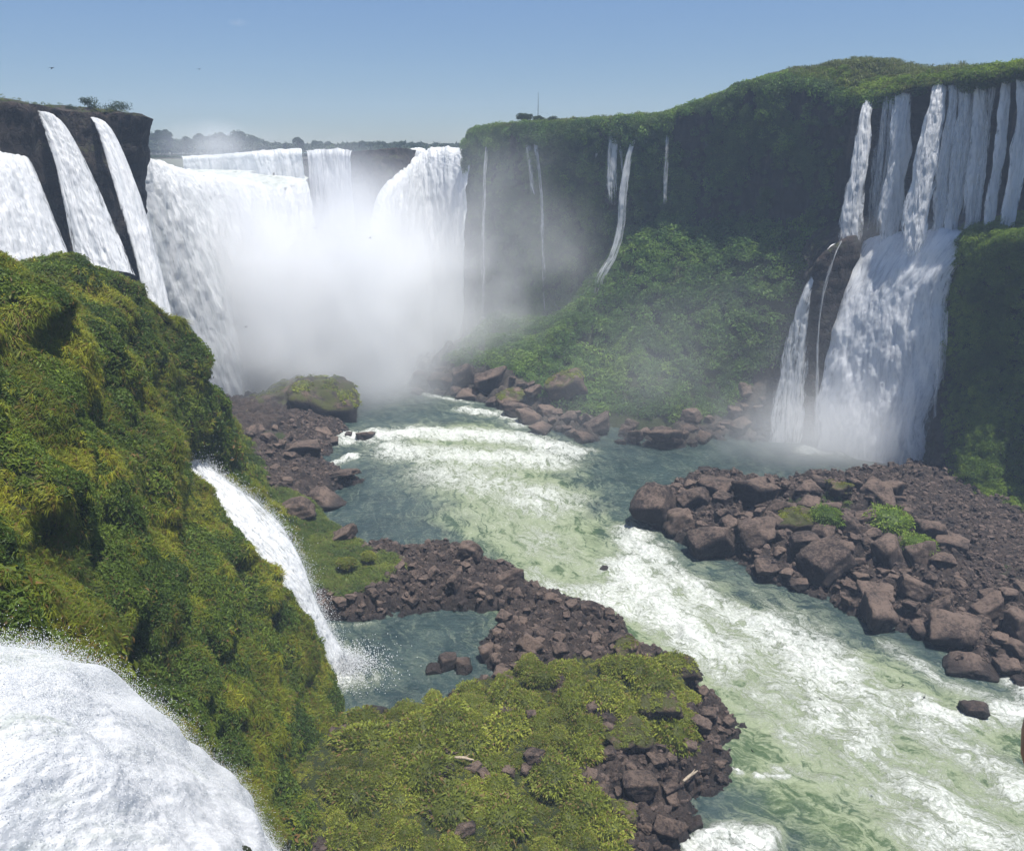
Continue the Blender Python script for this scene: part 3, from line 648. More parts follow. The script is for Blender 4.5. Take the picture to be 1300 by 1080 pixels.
M_DROP, _nt = nmat('spray drops'); _t = NT(_nt); _d = _t.n('ShaderNodeBsdfDiffuse', i_Color=(.9, .91, .92, 1)); _tr = _t.n('ShaderNodeBsdfTranslucent', i_Color=(.9, .92, .93, 1)); _m = _t.n('ShaderNodeMixShader', i_0=.5)
_t.put(_m.inputs[1], _d.outputs[0]); _t.put(_m.inputs[2], _tr.outputs[0]); _t.out(_m.outputs[0])
OCT = np.array([(1, 0, 0), (-1, 0, 0), (0, 1, 0), (0, -1, 0), (0, 0, 1), (0, 0, -1)], float)
OCTF = np.array([(0, 2, 4), (2, 1, 4), (1, 3, 4), (3, 0, 4), (2, 0, 5), (1, 2, 5), (3, 1, 5), (0, 3, 5)])
def spray(P, size, parent, stretch=1.3):
    n = len(P); s = size * RNG.uniform(.35, 1.2, (n, 1, 1)) * np.array([1, 1, stretch])
    V = (P[:, None] + OCT[None] * s).reshape(-1, 3); Q = (np.arange(n)[:, None, None] * 6 + OCTF[None]).reshape(-1, 3)
    o = link('spray', make_mesh('spray', V, Q, True, mats=[M_DROP]), parent); o['kind'] = 'stuff'; return o

MW_CURTAIN = fall_mat('curtain water', 1., edge=0., su=.9, sv=.12, grey=(.72, .75, .75), white=(.95, .955, .95), green=1.)
MW_FALL = fall_mat('falling water', .98, su=1.3, sv=.12, lo=.42, hi=.8)
MW_WISP = fall_mat('wisps of falling water', .9, su=1.8, sv=.1, lo=.6, hi=1.15)
MW_THIN = fall_mat('thin falling water', .8, su=2.2, sv=.10, lo=.72, hi=1.3)
MW_NEAR = fall_mat('near white water', 1., edge=0., su=3.4, sv=1.1, grey=(.80, .82, .83), white=(.98, .98, .98), streak=.10, green=1.)
MW_JET = fall_mat('jet water', 1., lo=.5, hi=1., su=2.4, sv=.35, grey=(.72, .74, .77), white=(.94, .95, .955), streak=.22)

# main curtain on the left of the throat; its brink bends round to the back wall
def lower(p, out, z=0, tow=(-30, 205)):
    d = np.array([tow[0] - p[0], tow[1] - p[1]]); d /= np.linalg.norm(d); return (p[0] + d[0] * out, p[1] + d[1] * out, z)
brink = [atY(140, 194, 168), atY(172, 197, 176), atY(190, 205, 184), atY(215, 214, 192), atY(250, 224, 203), atY(290, 229, 215), atY(325, 236, 225), atY(346, 239, 236), atY(366, 238, 247), atY(386, 232, 257)]
def cascade(name, label, brink, mat, outs, nu=150, nv=170, amp=1.1, seed=0, tow=(-30, 205), glass=None, rag=None):
    rows = []
    for fr, ou in outs:
        rows.append([lower(p, ou * ((0 if i == 0 else .45 if i == 1 else 1) if seed == 1 else (.6 if i == 0 else 1)), p[2] * (1 - fr) - 3 * fr, tow) for i, p in enumerate(brink)])
    G = loft(rows, nv, nu); N = outward(grid_normals(G), G, (0, 100, 60))
    cu = np.concatenate([[0], np.cumsum(np.linalg.norm(np.diff(G[0], axis=0), axis=1))])[None, :] * np.ones((nv, 1))
    cv = np.concatenate([[0], np.cumsum(np.linalg.norm(np.diff(G[:, nu // 2], axis=0), axis=1))])[:, None] * np.ones((1, nu))
    vv = np.linspace(0, 1, nv)[:, None] * np.ones((1, nu)); uu = np.linspace(0, 1, nu)[None] * np.ones((nv, 1))
    g = sstep(0, .16, vv)
    ph = np.stack([cu / 1.7, cv / 6.5], -1); ph[..., 0] += .5 * fbm(np.stack([cu / 5, cv / 8], -1), 2, 290 + seed)
    d = amp * (.15 + .85 * g) * (.8 * fbm(ph, 5, 300 + seed, .65) + 1.1 * ridged(np.stack([cu / 5.5, cv / 18], -1), 4, 310 + seed) + .22 * fbm(np.stack([cu / .9, cv / 2.6], -1), 3, 320 + seed, .7))
    G = G + N * d[..., None]
    edge = np.ones((nv, nu)); at = {'uvw': np.stack([cu, cv, 0 * cu], -1), 'edge': edge, 'glass': glass(uu, vv) if glass else 0 * cu}
    return grid_mesh(name, G, mat, at, label=label, cat='waterfall', group='curtains of the throat')
OUTS = [(-.012, -10), (-.008, -3), (0, 0), (.03, 2.2), (.12, 5.), (.35, 9.5), (.65, 13), (1, 15.5)]
cascade('waterfall', 'huge white curtain pouring over the curved brink right beside the dark left cliff', brink, MW_CURTAIN, OUTS, nu=190, nv=200, seed=1, tow=(-25, 175), glass=lambda u, v: sstep(.55, .72, u) * sstep(.98, .85, u) * sstep(.42, .12, v) * .9)
b2 = [atY(322, 197, 262), atY(332, 196, 262), atY(345, 194, 263), atY(358, 193, 263), atY(372, 193, 263), atY(384, 194, 262)]
O2 = [(-.01, -8), (0, 0), (.05, 1.6), (.2, 3.2), (.5, 5), (1, 7)]
cascade('waterfall', 'white fall over the back wall just left of the narrow dark slit', b2, MW_CURTAIN, O2, nu=60, nv=120, amp=.8, seed=2, tow=(-40, 200))
b3 = [atY(390, 195, 262), atY(405, 194, 263), atY(420, 193, 263), atY(434, 193, 262), atY(446, 196, 260)]
cascade('waterfall', 'grey-streaked white fall between the narrow dark slit and the brown headland', b3, fall_mat('streaked water', 1, edge=0., su=1.3, sv=.07, grey=(.33, .35, .36)), O2, nu=60, nv=120, amp=.7, seed=3, tow=(-40, 200))
b4 = [atY(232, 201, 315), atY(262, 200, 312), atY(290, 198, 306), atY(315, 196, 296), atY(335, 195, 284)]
cascade('waterfall', 'low distant white fall behind the brink of the huge curtain', b4, MW_CURTAIN, [(-.01, -10), (0, 0), (.03, 2), (.1, 4), (.22, 7)], nu=90, nv=60, amp=.6, seed=4, tow=(-60, 200))
b5 = [atY(476, 300, 226), atY(484, 262, 234), atY(492, 243, 240), atY(506, 228, 247), atY(520, 212, 254), atY(534, 202, 258), atY(550, 194, 258), atY(570, 193, 254), atY(592, 196, 247), atY(600, 205, 243)]
cascade('waterfall', 'broad white curtain between the brown headland and the green right cliff', b5, MW_CURTAIN, [(-.02, -7), (-.01, -3), (0, 0), (.03, 1.8), (.12, 4), (.35, 8), (.65, 11), (1, 13)], nu=150, nv=170, seed=5, tow=(-22, 195))
b6 = [atY(514, 200, 262), atY(520, 193, 262), atY(530, 191, 262), atY(540, 192, 262)]
cascade('waterfall', 'small upper step of white water topping the headland beside the broad curtain', b6, MW_CURTAIN, [(-.01, -5), (0, 0), (.04, 1.), (.12, 2.5), (.25, 3.5)], nu=40, nv=40, amp=.5, seed=6, tow=(-22, 195))
# standing water between the far fall and the brink
XU, YU = np.meshgrid(np.linspace(-135, -60, 90), np.linspace(196, 312, 90), indexing='ij')
ZU = RBF([(*brink[1][:2], brink[1][2] - .6), (*brink[3][:2], brink[3][2] - .6), (*brink[5][:2], brink[5][2] - .5), (*brink[7][:2], brink[7][2] - 1), (-80, 262, 52.5), (-100, 300, 52.5), (-130, 300, 52.5), (-130, 200, 56), (-66, 262, 51.5), (-62, 250, 49)])(XU, YU) + .7 * ridged(np.stack([XU, YU], -1) / 9, 4, 160)
mk = (XU < np.interp(YU, [p[1] for p in brink] + [262], [p[0] for p in brink] + [-66]) + .5)
grid_mesh('upper_river_water', np.stack([XU, YU, ZU], -1), bpy.data.materials['river water'], {'flow': np.stack([XU * .5, YU * .5, 0 * XU], -1), 'foam': 1.05 + .5 * fbm(np.stack([XU, YU], -1) / 8, 3, 163), 'milk': .6 + 0 * XU}, mask=mk[:-1, :-1], kind='structure', label='foaming upper river above the brink')
XU, YU = np.meshgrid(np.linspace(-140, 0, 60), np.linspace(262, 420, 40), indexing='ij')
grid_mesh('upper_pool_water', np.stack([XU, YU, 58.6 + .1 * fbm(np.stack([XU, YU], -1) / 4, 3, 161) + 0 * XU], -1), river_mat() if 0 else bpy.data.materials['river water'],
          {'flow': np.stack([XU, YU, 0 * XU], -1), 'foam': .3 + 0 * XU, 'milk': .2 + 0 * XU}, mask=((XU > -125 + 0 * YU) & (YU > 318 - .0 * XU))[:-1, :-1], kind='structure', label='flat river above the falls')

# three falls over the dark left cliff
G3 = 'falls over the dark left cliff'
fall('waterfall', 'white fall cut by the photo edge, leaving the lowest ledge of the dark left cliff', [atY(-75, 200, 122), atY(-72, 210, 117), atY(-40, 270, 112), atY(-10, 345, 108)], [atY(33, 198, 133), atY(42, 210, 129), atY(62, 260, 124), atY(96, 345, 118)], MW_FALL, 60, 110, 1.2, .7, 11, group=G3)
fall('waterfall', 'tall white fall widening downwards, middle one over the dark left cliff', [atY(44, 140, 138), atY(52, 155, 136), atY(72, 220, 130), atY(98, 345, 122)], [atY(64, 144, 139), atY(92, 175, 136), atY(130, 250, 130), atY(172, 350, 122)], MW_FALL, 60, 120, 1.4, .7, 12, group=G3)
fall('waterfall', 'slender white fall starting from a notch near the right end of the dark left cliff', [atY(113, 147, 145.5), atY(124, 168, 142.5), atY(146, 240, 136), atY(176, 350, 128), atY(200, 480, 120)], [atY(122, 149, 146), atY(146, 172, 143.5), atY(178, 250, 138), atY(204, 340, 131), atY(236, 480, 121)], MW_FALL, 44, 120, 1.1, .5, 13, group=G3)

# falls of the right wall
def rf(label, ltop, rtop, lbot, rbot, Yt, Yb, seed, mat=None, amp=.45, bulge=.8, nu=40, drop=0):
    a0 = atY(*ltop, Yt); b0 = atY(*rtop, Yt - .4 * abs(a0[0] - atY(*rtop, Yt)[0]))
    a1 = atY(*lbot, Yb); lbot = (lbot[0], lbot[1] + 26); rbot = (rbot[0], rbot[1] + 26)
    a1 = atY(*lbot, Yb - .8); b1 = atY(*rbot, Yb - .4 * abs(a1[0] - atY(*rbot, Yb)[0]))
    def pts(p, q):
        p = np.array(p); q = np.array(q); o = []
        for f in (0, .02, .12, .4, .75, 1):
            xyf = math.sqrt(f) if f < .4 else f ** .5
            o.append([p[0] + (q[0] - p[0]) * xyf, p[1] + (q[1] - p[1]) * xyf, p[2] + (q[2] - p[2]) * f])
        return [[p[0] + .4 * (p[0] - q[0]) * .2, p[1] + 1.5, p[2] + .05]] + o
    return fall('waterfall', label, pts(a0, a1), pts(b0, b1), mat or MW_FALL, nu, 140, bulge, amp, seed, clot=(.9, 3.), group='upper strands of the right falls', rag=1.2, tear=1.5)
rf('faint left-most strand of the upper right falls, beside the overgrown cliff', (1097, 133), (1109, 129), (1057, 305), (1087, 312), 173.5, 166.5, 21)
rf('thin veil of water second from the left in the upper right falls', (1118, 120), (1126, 118), (1090, 300), (1106, 305), 171, 167, 22, MW_THIN, .25, .4)
rf('separate grey-white strand with dark rock on both sides, upper right falls', (1138, 117), (1159, 113), (1108, 290), (1140, 298), 169, 163, 23)
rf('widest upper strand of the right falls, starting under the grassy rim', (1184, 113), (1201, 111), (1136, 305), (1172, 308), 161.5, 155.5, 24, nu=50, bulge=1.2)
rf('narrow strand squeezed between the two widest upper strands of the right falls', (1203, 107), (1212, 106), (1173, 305), (1192, 308), 160, 155.5, 25)
rf('bright upper strand with clotted white water, just right of the narrow squeezed strand', (1213, 106), (1229, 104), (1191, 305), (1214, 310), 159, 154.5, 26)
rf('broad bright strand right of centre in the upper right falls', (1231, 104), (1249, 102), (1213, 306), (1238, 308), 157.5, 153, 27, nu=50, bulge=1.2)
rf('strand falling alone near the mossy rock, second from the photo edge in the right falls', (1270, 99), (1281, 97), (1240, 300), (1256, 300), 152.5, 147.5, 28)
rf('right-most strand of the right falls, at the edge of the photo', (1292, 97), (1304, 95), (1262, 300), (1284, 300), 149, 144.5, 29)
rf('wide thin veil of water behind the bright strands of the right falls', (1188, 112), (1252, 102), (1150, 300), (1240, 300), 160, 156, 36, fall_mat('veil water', .75, su=1.6, sv=.08, lo=.85, hi=1.5), .2, .3, 70)
rf('broken curtain of threads behind the separate grey-white strand of the upper right falls', (1120, 121), (1150, 114), (1096, 300), (1128, 303), 170, 165.5, 37, MW_THIN, .2, .3, 50)
rf('three hair-thin threads between the broad strand and the lone strand of the right falls', (1252, 101), (1264, 99), (1226, 300), (1236, 300), 154.5, 150.5, 30, MW_THIN, .1, .2)

# ledge block under the right falls, and the outcrop left of the great lower fall
lb = [[atY(1030, 335, 172), atY(1048, 318, 170), atY(1075, 305, 167), atY(1110, 296, 164), atY(1150, 296, 160), atY(1200, 300, 155), atY(1250, 296, 149), atY(1330, 296, 142)]]
lb[0] = [(p[0], p[1] + 1.5, p[2] - .4) for p in lb[0]]
tops = [[(p[0] + 2, p[1] + 14, p[2] + 3) for p in lb[0]], [(p[0] + .6, p[1] + 4, p[2] + 1) for p in lb[0]]]
body = []
for fr, off in ((.06, 0), (.12, -1.), (.3, -2.), (.6, -3.2), (1., -5)):
    body.append([[p[0] - .35 * off * (-1), p[1] + off * .75, p[2] * (1 - fr) - 2 * fr] for p in lb[0]])
GB = loft(tops + lb + body, 110, 220); NB = outward(grid_normals(GB), GB)
GBd = rocky(GB, NB, 1.3, 7, 110, vert=.7, block=.8)
grid_mesh('fall_ledge_terrain', GBd, M_CLIFF, kind='structure', label='dark rock ledge that breaks the right falls half way down')
# headland face left side (dark outcrop)
hl = [[atY(1100, 298, 168), atY(1080, 305, 164), atY(1055, 318, 162), atY(1032, 338, 163), atY(1026, 350, 168), atY(1030, 345, 178)]]
for fr, dx, dy in ((.12, 1, -1), (.3, .5, -1.5), (.6, -.6, -2), (1, -1.2, -3)):
    hl.append([[p[0] + dx * (.4 if i < 5 else 0) + (fr * 1.5), p[1] + dy * .6, p[2] * (1 - fr) - 2 * fr] for i, p in enumerate(hl[0])])
hl = [[(p[0] + 6, p[1] + 5, p[2] + .5) for p in hl[0]]] + hl
GH = loft(hl, 90, 90); GHd = rocky(GH, outward(grid_normals(GH), GH), 1.2, 6, 120, vert=.6, block=.6)
grid_mesh('dark_outcrop_terrain', GHd, M_CLIFF, kind='structure', label='dark wet rock outcrop splitting the right falls')

fall('waterfall', 'great lower cascade of the right falls, spreading into the pool from the ledge', [atY(1098, 296, 169), atY(1095, 310, 166), atY(1068, 385, 163), atY(1050, 440, 161), atY(1040, 500, 159.5), atY(1036, 562, 158)],
     [atY(1262, 290, 149), atY(1252, 305, 147), atY(1214, 350, 147.5), atY(1203, 420, 147), atY(1190, 520, 145.5), atY(1180, 592, 144.5)], fall_mat('lower cascade water', .98, lo=.35, hi=.75, su=.9, sv=.17, grey=(.58, .60, .64), streak=.45), 140, 220, 2.2, .32, 31, clot=(2.2, 7.), rag=1.6, deep_amp=1.1, foot=True)
fall('waterfall', 'pale narrow cascade left of the dark outcrop, lower right falls', [atY(1060, 308, 167), atY(1048, 322, 164.5), atY(1020, 365, 163), atY(1000, 420, 162.5), atY(985, 480, 162), atY(974, 535, 161)],
     [atY(1064, 310, 166), atY(1056, 328, 163.5), atY(1030, 370, 162), atY(1026, 420, 162), atY(1026, 480, 161.5), atY(1026, 545, 160.5)], fall_mat('pale cascade water', .92, lo=.62, hi=1.1, su=1.1, sv=.1), 50, 120, .8, .4, 32, rag=1., foot=True)
fall('waterfall', 'thin trickle down the face of the dark outcrop', [atY(1066, 306, 162), atY(1056, 330, 161), atY(1042, 375, 160.4), atY(1036, 440, 159.5), atY(1034, 520, 158.5), atY(1032, 545, 158)],
     [atY(1070, 306, 161.9), atY(1060, 330, 160.9), atY(1047, 375, 160.2), atY(1040, 440, 159.3), atY(1040, 520, 158.2), atY(1044, 545, 158)], MW_THIN, 14, 90, .2, .3, 33, rag=.5, foot=True)
for k, (a, b) in enumerate([((1203, 395), (1193, 590)), ((1196, 420), (1184, 560))]):
    fall('waterfall', ['thin thread of water against the mossy right bluff, nearer its green side', 'thin thread of water against the mossy right bluff, nearer the great cascade'][k], [atY(a[0] - 1.5, a[1], 145.5), atY((a[0] + b[0]) / 2 - 3, (a[1] + b[1]) / 2, 144.5), atY(b[0] - 4, b[1], 143.5)],
         [atY(a[0] + 1.5, a[1], 145.3), atY((a[0] + b[0]) / 2 + 2, (a[1] + b[1]) / 2, 144.3), atY(b[0] + 3, b[1], 143.3)], MW_THIN, 12, 80, .2, .3, 34 + k, rag=.5)

# thin falls over the far part of the right cliff
for k, (lab, pts, w0, w1) in enumerate([
    ('single thin fall nearest the throat, bending out from a mossy nose', [(621, 183, 236), (616, 200, 233), (614, 300, 231), (613, 430, 229)], 2.5, 3.5),
    ('left of the paired thin falls under the antenna', [(670, 170, 226.5), (670, 190, 224), (676, 235, 222.5), (680, 250, 222)], 4.5, 5),
    ('right of the paired thin falls under the antenna, dropping furthest', [(679, 165, 226), (681, 190, 223), (687, 240, 221.5), (689, 320, 220.5), (693, 420, 219.5)], 3, 3),
    ('short faint thread just left of the forked fall on the far cliff', [(757, 165, 217), (757, 175, 215.5), (757, 205, 214.8)], 2, 2),
    ('left prong of the forked fall on the far cliff', [(781, 158, 214.5), (779, 175, 212), (777, 205, 211), (778, 260, 210)], 8, 8),
    ('middle prong of the forked fall on the far cliff', [(787, 157, 214), (788, 180, 211.6), (790, 225, 210.6)], 3, 3),
    ('long crooked fall, brightest on the far cliff, ending in small cascades', [(808, 157, 212), (806, 170, 209.5), (797, 205, 208.5), (791, 245, 207.5), (788, 290, 206.8), (778, 325, 205.5), (764, 350, 204.5), (757, 372, 204)], 3.5, 8),
    ('very faint veil on the far cliff right of the long crooked fall', [(848, 160, 206.5), (846, 200, 203.8), (843, 270, 203)], 3, 4)]):
    n = len(pts); A = []; B = []
    for i, (x, y, Y) in enumerate(pts):
        w = (w0 + (w1 - w0) * i / (n - 1)) / 2 * (1.9 if k == 6 else 1.7)
        A.append(atY(x - w, y, Y)); B.append(atY(x + w, y, Y - .1))
    fall('waterfall', lab, A, B, MW_WISP if k in (4, 6) else MW_THIN, 16, 130, .4, .25, 40 + k, tear=.9, group='thin falls on the far cliff', rag=.6)

# middle fall shooting out of the hillside, and the splash where it lands
fall('waterfall', 'white fall shooting sideways out of the green hillside into the small pool', [atY(208, 532, 91.5), atY(220, 595, 87), atY(244, 650, 84.5), atY(290, 700, 82), atY(345, 752, 81), atY(385, 810, 80.5), atY(400, 862, 80)],
     [atY(220, 528, 93), atY(236, 560, 91.5), atY(270, 594, 90), atY(326, 636, 88.5), atY(370, 698, 86.5), atY(400, 770, 85), atY(442, 850, 83)], MW_JET, 90, 200, 1.6, .3, 50, clot=(.7, 2.4), rag=1.6, droplets=30000, dsize=.04, spread=2.6)

# near fall in the lower left corner
E_ = [atY(-260, 790, 14.5), atY(-110, 800, 17.5), atY(0, 815, 20.5), atY(70, 832, 22.8), atY(150, 872, 26), atY(245, 948, 31), atY(322, 1035, 37.5), atY(365, 1090, 43), (-15.9, 48, 1), (-16, 49.5, -2)]
D_ = np.array([.60, -.80, 0.]) * 24
fall('waterfall', 'foaming white fall filling the lower left corner of the photo', E_, [tuple(np.array(p) + D_ + np.array([0, 0, 1.0])) for p in E_], MW_NEAR, 320, 420, .3, .14, 51, clot=(.6, 2.2), rag=.5, glass=lambda u, v: np.clip(2.2 * fbm(np.stack([u * 11, v * 3.], -1), 5, 515) - .1, 0, 1) * .45, droplets=130000, dsize=.015, deep_amp=1.5)
# splash mound in the small pool
sp = []
for _ in range(7000):
    r = abs(RNG.normal(0, 2.1)); a = RNG.uniform(0, 6.283); sp.append((-22.5 + 1.3 * r * math.cos(a) + 2, 81.6 + r * math.sin(a) * 1.1, abs(RNG.normal(0, .9)) * math.exp(-r / 3.)))
s_ = spray(np.array(sp), .07, None); s_.name = 'splash_spray'; s_['label'] = 'white splash where the middle fall hits the small pool'

# ================================================================== MIST AND HAZE
def mist(name, label, loc, rad, dens, seed=0, nscale=.05, soft=1.4, rot=0, albedo=.99, tilt=(0, 0, 0), contrast=1.):
    bm = bpy.data.meshes.new(name)
    import bmesh
    b = bmesh.new(); bmesh.ops.create_icosphere(b, subdivisions=4, radius=1.0); b.to_mesh(bm); b.free()
    m, nt = nmat(name + ' vapour'); t = NT(nt)
    tc = nt.nodes.new('ShaderNodeTexCoord').outputs['Object']
    ln = t.n('ShaderNodeVectorMath', operation='LENGTH', i_0=tc).outputs['Value']
    nz = t.noise(t.pos(), nscale, 3, .55, .3)
    fall_ = t.math('SUBTRACT', 1., ln, clamp=True)
    k = t.math('POWER', fall_, soft)
    k = t.math('MULTIPLY', k, t.ramp(nz, .5 - .2 * contrast, .5 + .2 * contrast, .25, 1.6))
    pv = t.n('ShaderNodeVolumePrincipled'); pv.inputs['Color'].default_value = (albedo, albedo + .005, albedo + .015, 1); pv.inputs['Anisotropy'].default_value = .1
    t.put(pv.inputs['Density'], t.math('MULTIPLY', k, dens)); t.out(None, pv.outputs[0])
    bm.materials.append(m)
    return link(name, bm, None, loc, (tilt[0], tilt[1], math.radians(rot)), rad, label=label, kind='stuff')
mist('mist', 'dense white spray cloud filling the foot of the throat', (-56, 204, 10), (54, 36, 58), .28, soft=1.7)
mist('mist', 'white spray rising at the back of the throat', (-42, 226, 24), (40, 26, 42), .12, soft=1.5)
mist('mist', 'thinner spray drifting against the far cliff', (-2, 216, 20), (48, 26, 50), .04, soft=1.3)
mist('mist', 'low spray lying on the river below the throat', (-50, 188, 0), (34, 18, 12), .08, soft=1.4)
mist('mist', 'white spray hiding the left foot of the huge curtain', (-74, 190, 8), (26, 20, 34), .16, soft=1.4)
mist('mist', 'faint plume of spray above the far brink', (-108, 300, 61), (26, 14, 11), .07, soft=1.6)
mist('mist', 'spray standing at the foot of the right falls', (70, 151, 2), (34, 12, 20), .12, soft=1.5)
mist('mist', 'spray where the upper strands of the right falls strike the ledge', atY(1165, 305, 157), (17, 7, 6), .10, soft=1.3, rot=-38)
mist('mist', 'grey drift of spray left of the right falls', (44, 158, 10), (56, 22, 34), .011, soft=1.2)
cl1, cl2 = atY(292, 176, 2200), atY(303, 29, 2200)
mist('cloud', 'small pinkish-white cloud low over the far forest', cl1, (62, 30, 17), .05, nscale=.03, soft=1.2, contrast=.6)
mist('cloud', 'tiny white wisp of cloud high in the sky', cl2, (34, 20, 11), .008, nscale=.04, soft=1.2, contrast=.6)
# even air over the whole place
HZ = (-520, 420, -60, 790, -8, 100)
hv = [(x, y, z) for x in HZ[:2] for y in HZ[2:4] for z in HZ[4:]]
hm, hnt = nmat('haze air'); ht = NT(hnt); hp_ = ht.n('ShaderNodeVolumePrincipled'); hp_.inputs['Color'].default_value = (.62, .77, 1., 1); hp_.inputs['Density'].default_value = .0005; hp_.inputs['Anisotropy'].default_value = .0
ht.out(None, hp_.outputs[0])
link('haze', make_mesh('haze', hv, [(0, 1, 3, 2), (4, 6, 7, 5), (0, 4, 5, 1), (2, 3, 7, 6), (0, 2, 6, 4), (1, 5, 7, 3)], False, mats=[hm]), kind='stuff', label='thin blue-white haze in the gorge')


# ================================================================== PLANTS
def unit(v): return v / (np.linalg.norm(v, axis=-1, keepdims=True) + 1e-9)

def tuft(n, L=1., w=.09, seed=0, r0=.15, up=(.15, 1.1), droop=.5):
    """arching blades; four corners each"""
    g = np.random.default_rng(seed); a = g.uniform(0, 6.283, n); e = g.uniform(up[0], up[1], n); l = L * g.uniform(.55, 1.1, n)
    h = np.stack([np.cos(a), np.sin(a), 0 * a], -1); b = h * (g.random((n, 1)) * r0) 
    mid = b + (h * np.cos(e)[:, None] + np.array([0, 0, 1]) * np.sin(e)[:, None]) * (l * .55)[:, None]
    tip = mid + (h * np.cos(e - droop)[:, None] + np.array([0, 0, 1]) * np.sin(e - droop * 1.6)[:, None]) * (l * .5)[:, None]
    s = np.stack([-h[:, 1], h[:, 0], 0 * a], -1) * (w * g.uniform(.6, 1.3, n))[:, None]
    V = np.stack([b, mid + s, tip, mid - s], 1); return V.reshape(-1, 3), np.repeat(g.random(n), 4)

def leafy(n, R=1., leaf=.22, seed=0, flat=.75, shell=.55, hemi=-.15):
    """leaves all through the outer part of a lumpy dome"""
    g = np.random.default_rng(seed); d = unit(g.normal(size=(n * 2, 3))); d = d[d[:, 2] > hemi][:n]; n = len(d)
    rr = R * (shell + (1 - shell) * g.random(n) ** .6) * (1 + .35 * fbm(d * 2.1 + seed, 3, seed))
    c = d * rr[:, None] * np.array([1, 1, flat])
    nn = unit(d + g.normal(0, .55, (n, 3)) + np.array([0, 0, .35])); t = unit(np.cross(nn, g.normal(size=(n, 3)))); b = np.cross(nn, t)
    L = leaf * g.uniform(.6, 1.25, n)[:, None]; W = L * g.uniform(.32, .5, (n, 1))
    V = np.stack([c - t * L, c + b * W + nn * L * .12, c + t * L - nn * L * .25, c - b * W + nn * L * .12], 1)
    return V.reshape(-1, 3), np.repeat(g.random(n), 4)

def core(R, flat=.7, seed=0, res=2, raw=False):
    import bmesh
    b = bmesh.new(); bmesh.ops.create_icosphere(b, subdivisions=res, radius=1.); V = np.array([v.co[:] for v in b.verts]); Fc = np.array([[v.index for v in f.verts] for f in b.faces]); b.free()
    if raw: return V, Fc
    V = V * (R * (1 + .3 * fbm(V * 2.1 + seed, 3, seed)))[:, None] * np.array([1, 1, flat]); return V, Fc

def merge_instances(name, temps, P, N, S, mat, yaw=None, squash=None, tint=None, parent=None, **props):
    """many small copies of template leaf meshes fused into ONE mesh"""
    P = np.asarray(P, float); n = len(P); S = np.asarray(S, float); N = unit(np.asarray(N, float)); yaw = RNG.uniform(0, 6.283, n) if yaw is None else yaw
    t = unit(np.cross(N, np.stack([np.cos(yaw), np.sin(yaw), .3 * np.sin(yaw * 3)], -1))); b = np.cross(N, t); R = np.stack([t, b, N], -1)
    tid = RNG.integers(0, len(temps), n); tint = RNG.random(n) if tint is None else tint
    Vs, T, Lf = [], [], []
    for k, (tv, tl) in enumerate(temps):
        m = tid == k
        if not m.any(): continue
        W = np.einsum('nij,vj->nvi', R[m], tv) * S[m][:, None, None] + P[m][:, None]
        Vs.append(W.reshape(-1, 3)); T.append(np.repeat(tint[m], len(tv))); Lf.append(np.tile(tl, m.sum()))
    V = np.concatenate(Vs); Q = np.arange(len(V)).reshape(-1, 4)
    return link(name, make_mesh(name, V, Q, False, {'tint': np.concatenate(T), 'leaf': np.concatenate(Lf)}, [mat]), parent, **props)

def px_of(P):
    P = np.asarray(P); z = P[:, 1] * CT + (H - P[:, 2]) * ST; y = P[:, 1] * ST - (H - P[:, 2]) * CT
    return 650 + 1000 * P[:, 0] / z, 540 - 1000 * y / z, z
def in_view(P, m=160):
    x, y, z = px_of(P); return (z > 1) & (x > -m) & (x < 1300 + m) & (y > -m) & (y < 1080 + m)
def scatter(T, n, x0, x1, y0, y1, maxslope=6.):
    x = RNG.uniform(x0, x1, n); y = RNG.uniform(y0, y1, n); nn = T.normal(x, y)
    keep = RNG.random(n) < np.clip(1 / np.maximum(nn[:, 2], .12), 1, maxslope) / maxslope
    return x[keep], y[keep], nn[keep]

G_HILL = leaf_mat('hillside foliage', [(.06, .095, .014), (.15, .19, .02), (.32, .32, .03)], trans=.4, dead=(.15, .085, .03), dead_amt=.14, patch=.1)
G_HILL2 = leaf_mat('hillside broad leaves', [(.035, .07, .014), (.08, .13, .02), (.17, .23, .03)], trans=.4, dead=(.12, .07, .03), dead_amt=.10, patch=.12)
G_ISLE = leaf_mat('islet foliage', [(.08, .10, .016), (.17, .205, .028), (.31, .335, .048)], trans=.4, dead=(.16, .10, .045), dead_amt=.16, patch=.18)
G_SPIT = leaf_mat('spit grass', [(.05, .085, .016), (.09, .13, .022), (.16, .19, .03)], dead_amt=.03, patch=.2)
G_TALUS = leaf_mat('talus foliage', [(.04, .09, .024), (.09, .17, .038), (.18, .27, .05)], trans=.4, dead=(.07, .05, .035), dead_amt=.03, patch=.06)
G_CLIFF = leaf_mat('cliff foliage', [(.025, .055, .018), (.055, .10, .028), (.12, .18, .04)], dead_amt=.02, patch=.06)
G_BLUFF = leaf_mat('bluff foliage', [(.04, .08, .014), (.11, .18, .024), (.22, .30, .035)], trans=.4, dead=(.1, .07, .03), dead_amt=.05, patch=.1)
G_RIM = leaf_mat('rim grass', [(.05, .075, .018), (.09, .12, .025), (.15, .17, .035)], dead=(.10, .085, .05), dead_amt=.12, patch=.06)
G_FAR = leaf_mat('far tree leaves', [(.02, .04, .016), (.035, .06, .022), (.055, .085, .03)], dead_amt=.0, patch=.02)
M_FLOWER, _nt = nmat('yellow petals'); _t = NT(_nt); _t.out(_t.n('ShaderNodeBsdfDiffuse', i_Color=(.65, .58, .06, 1)).outputs[0])
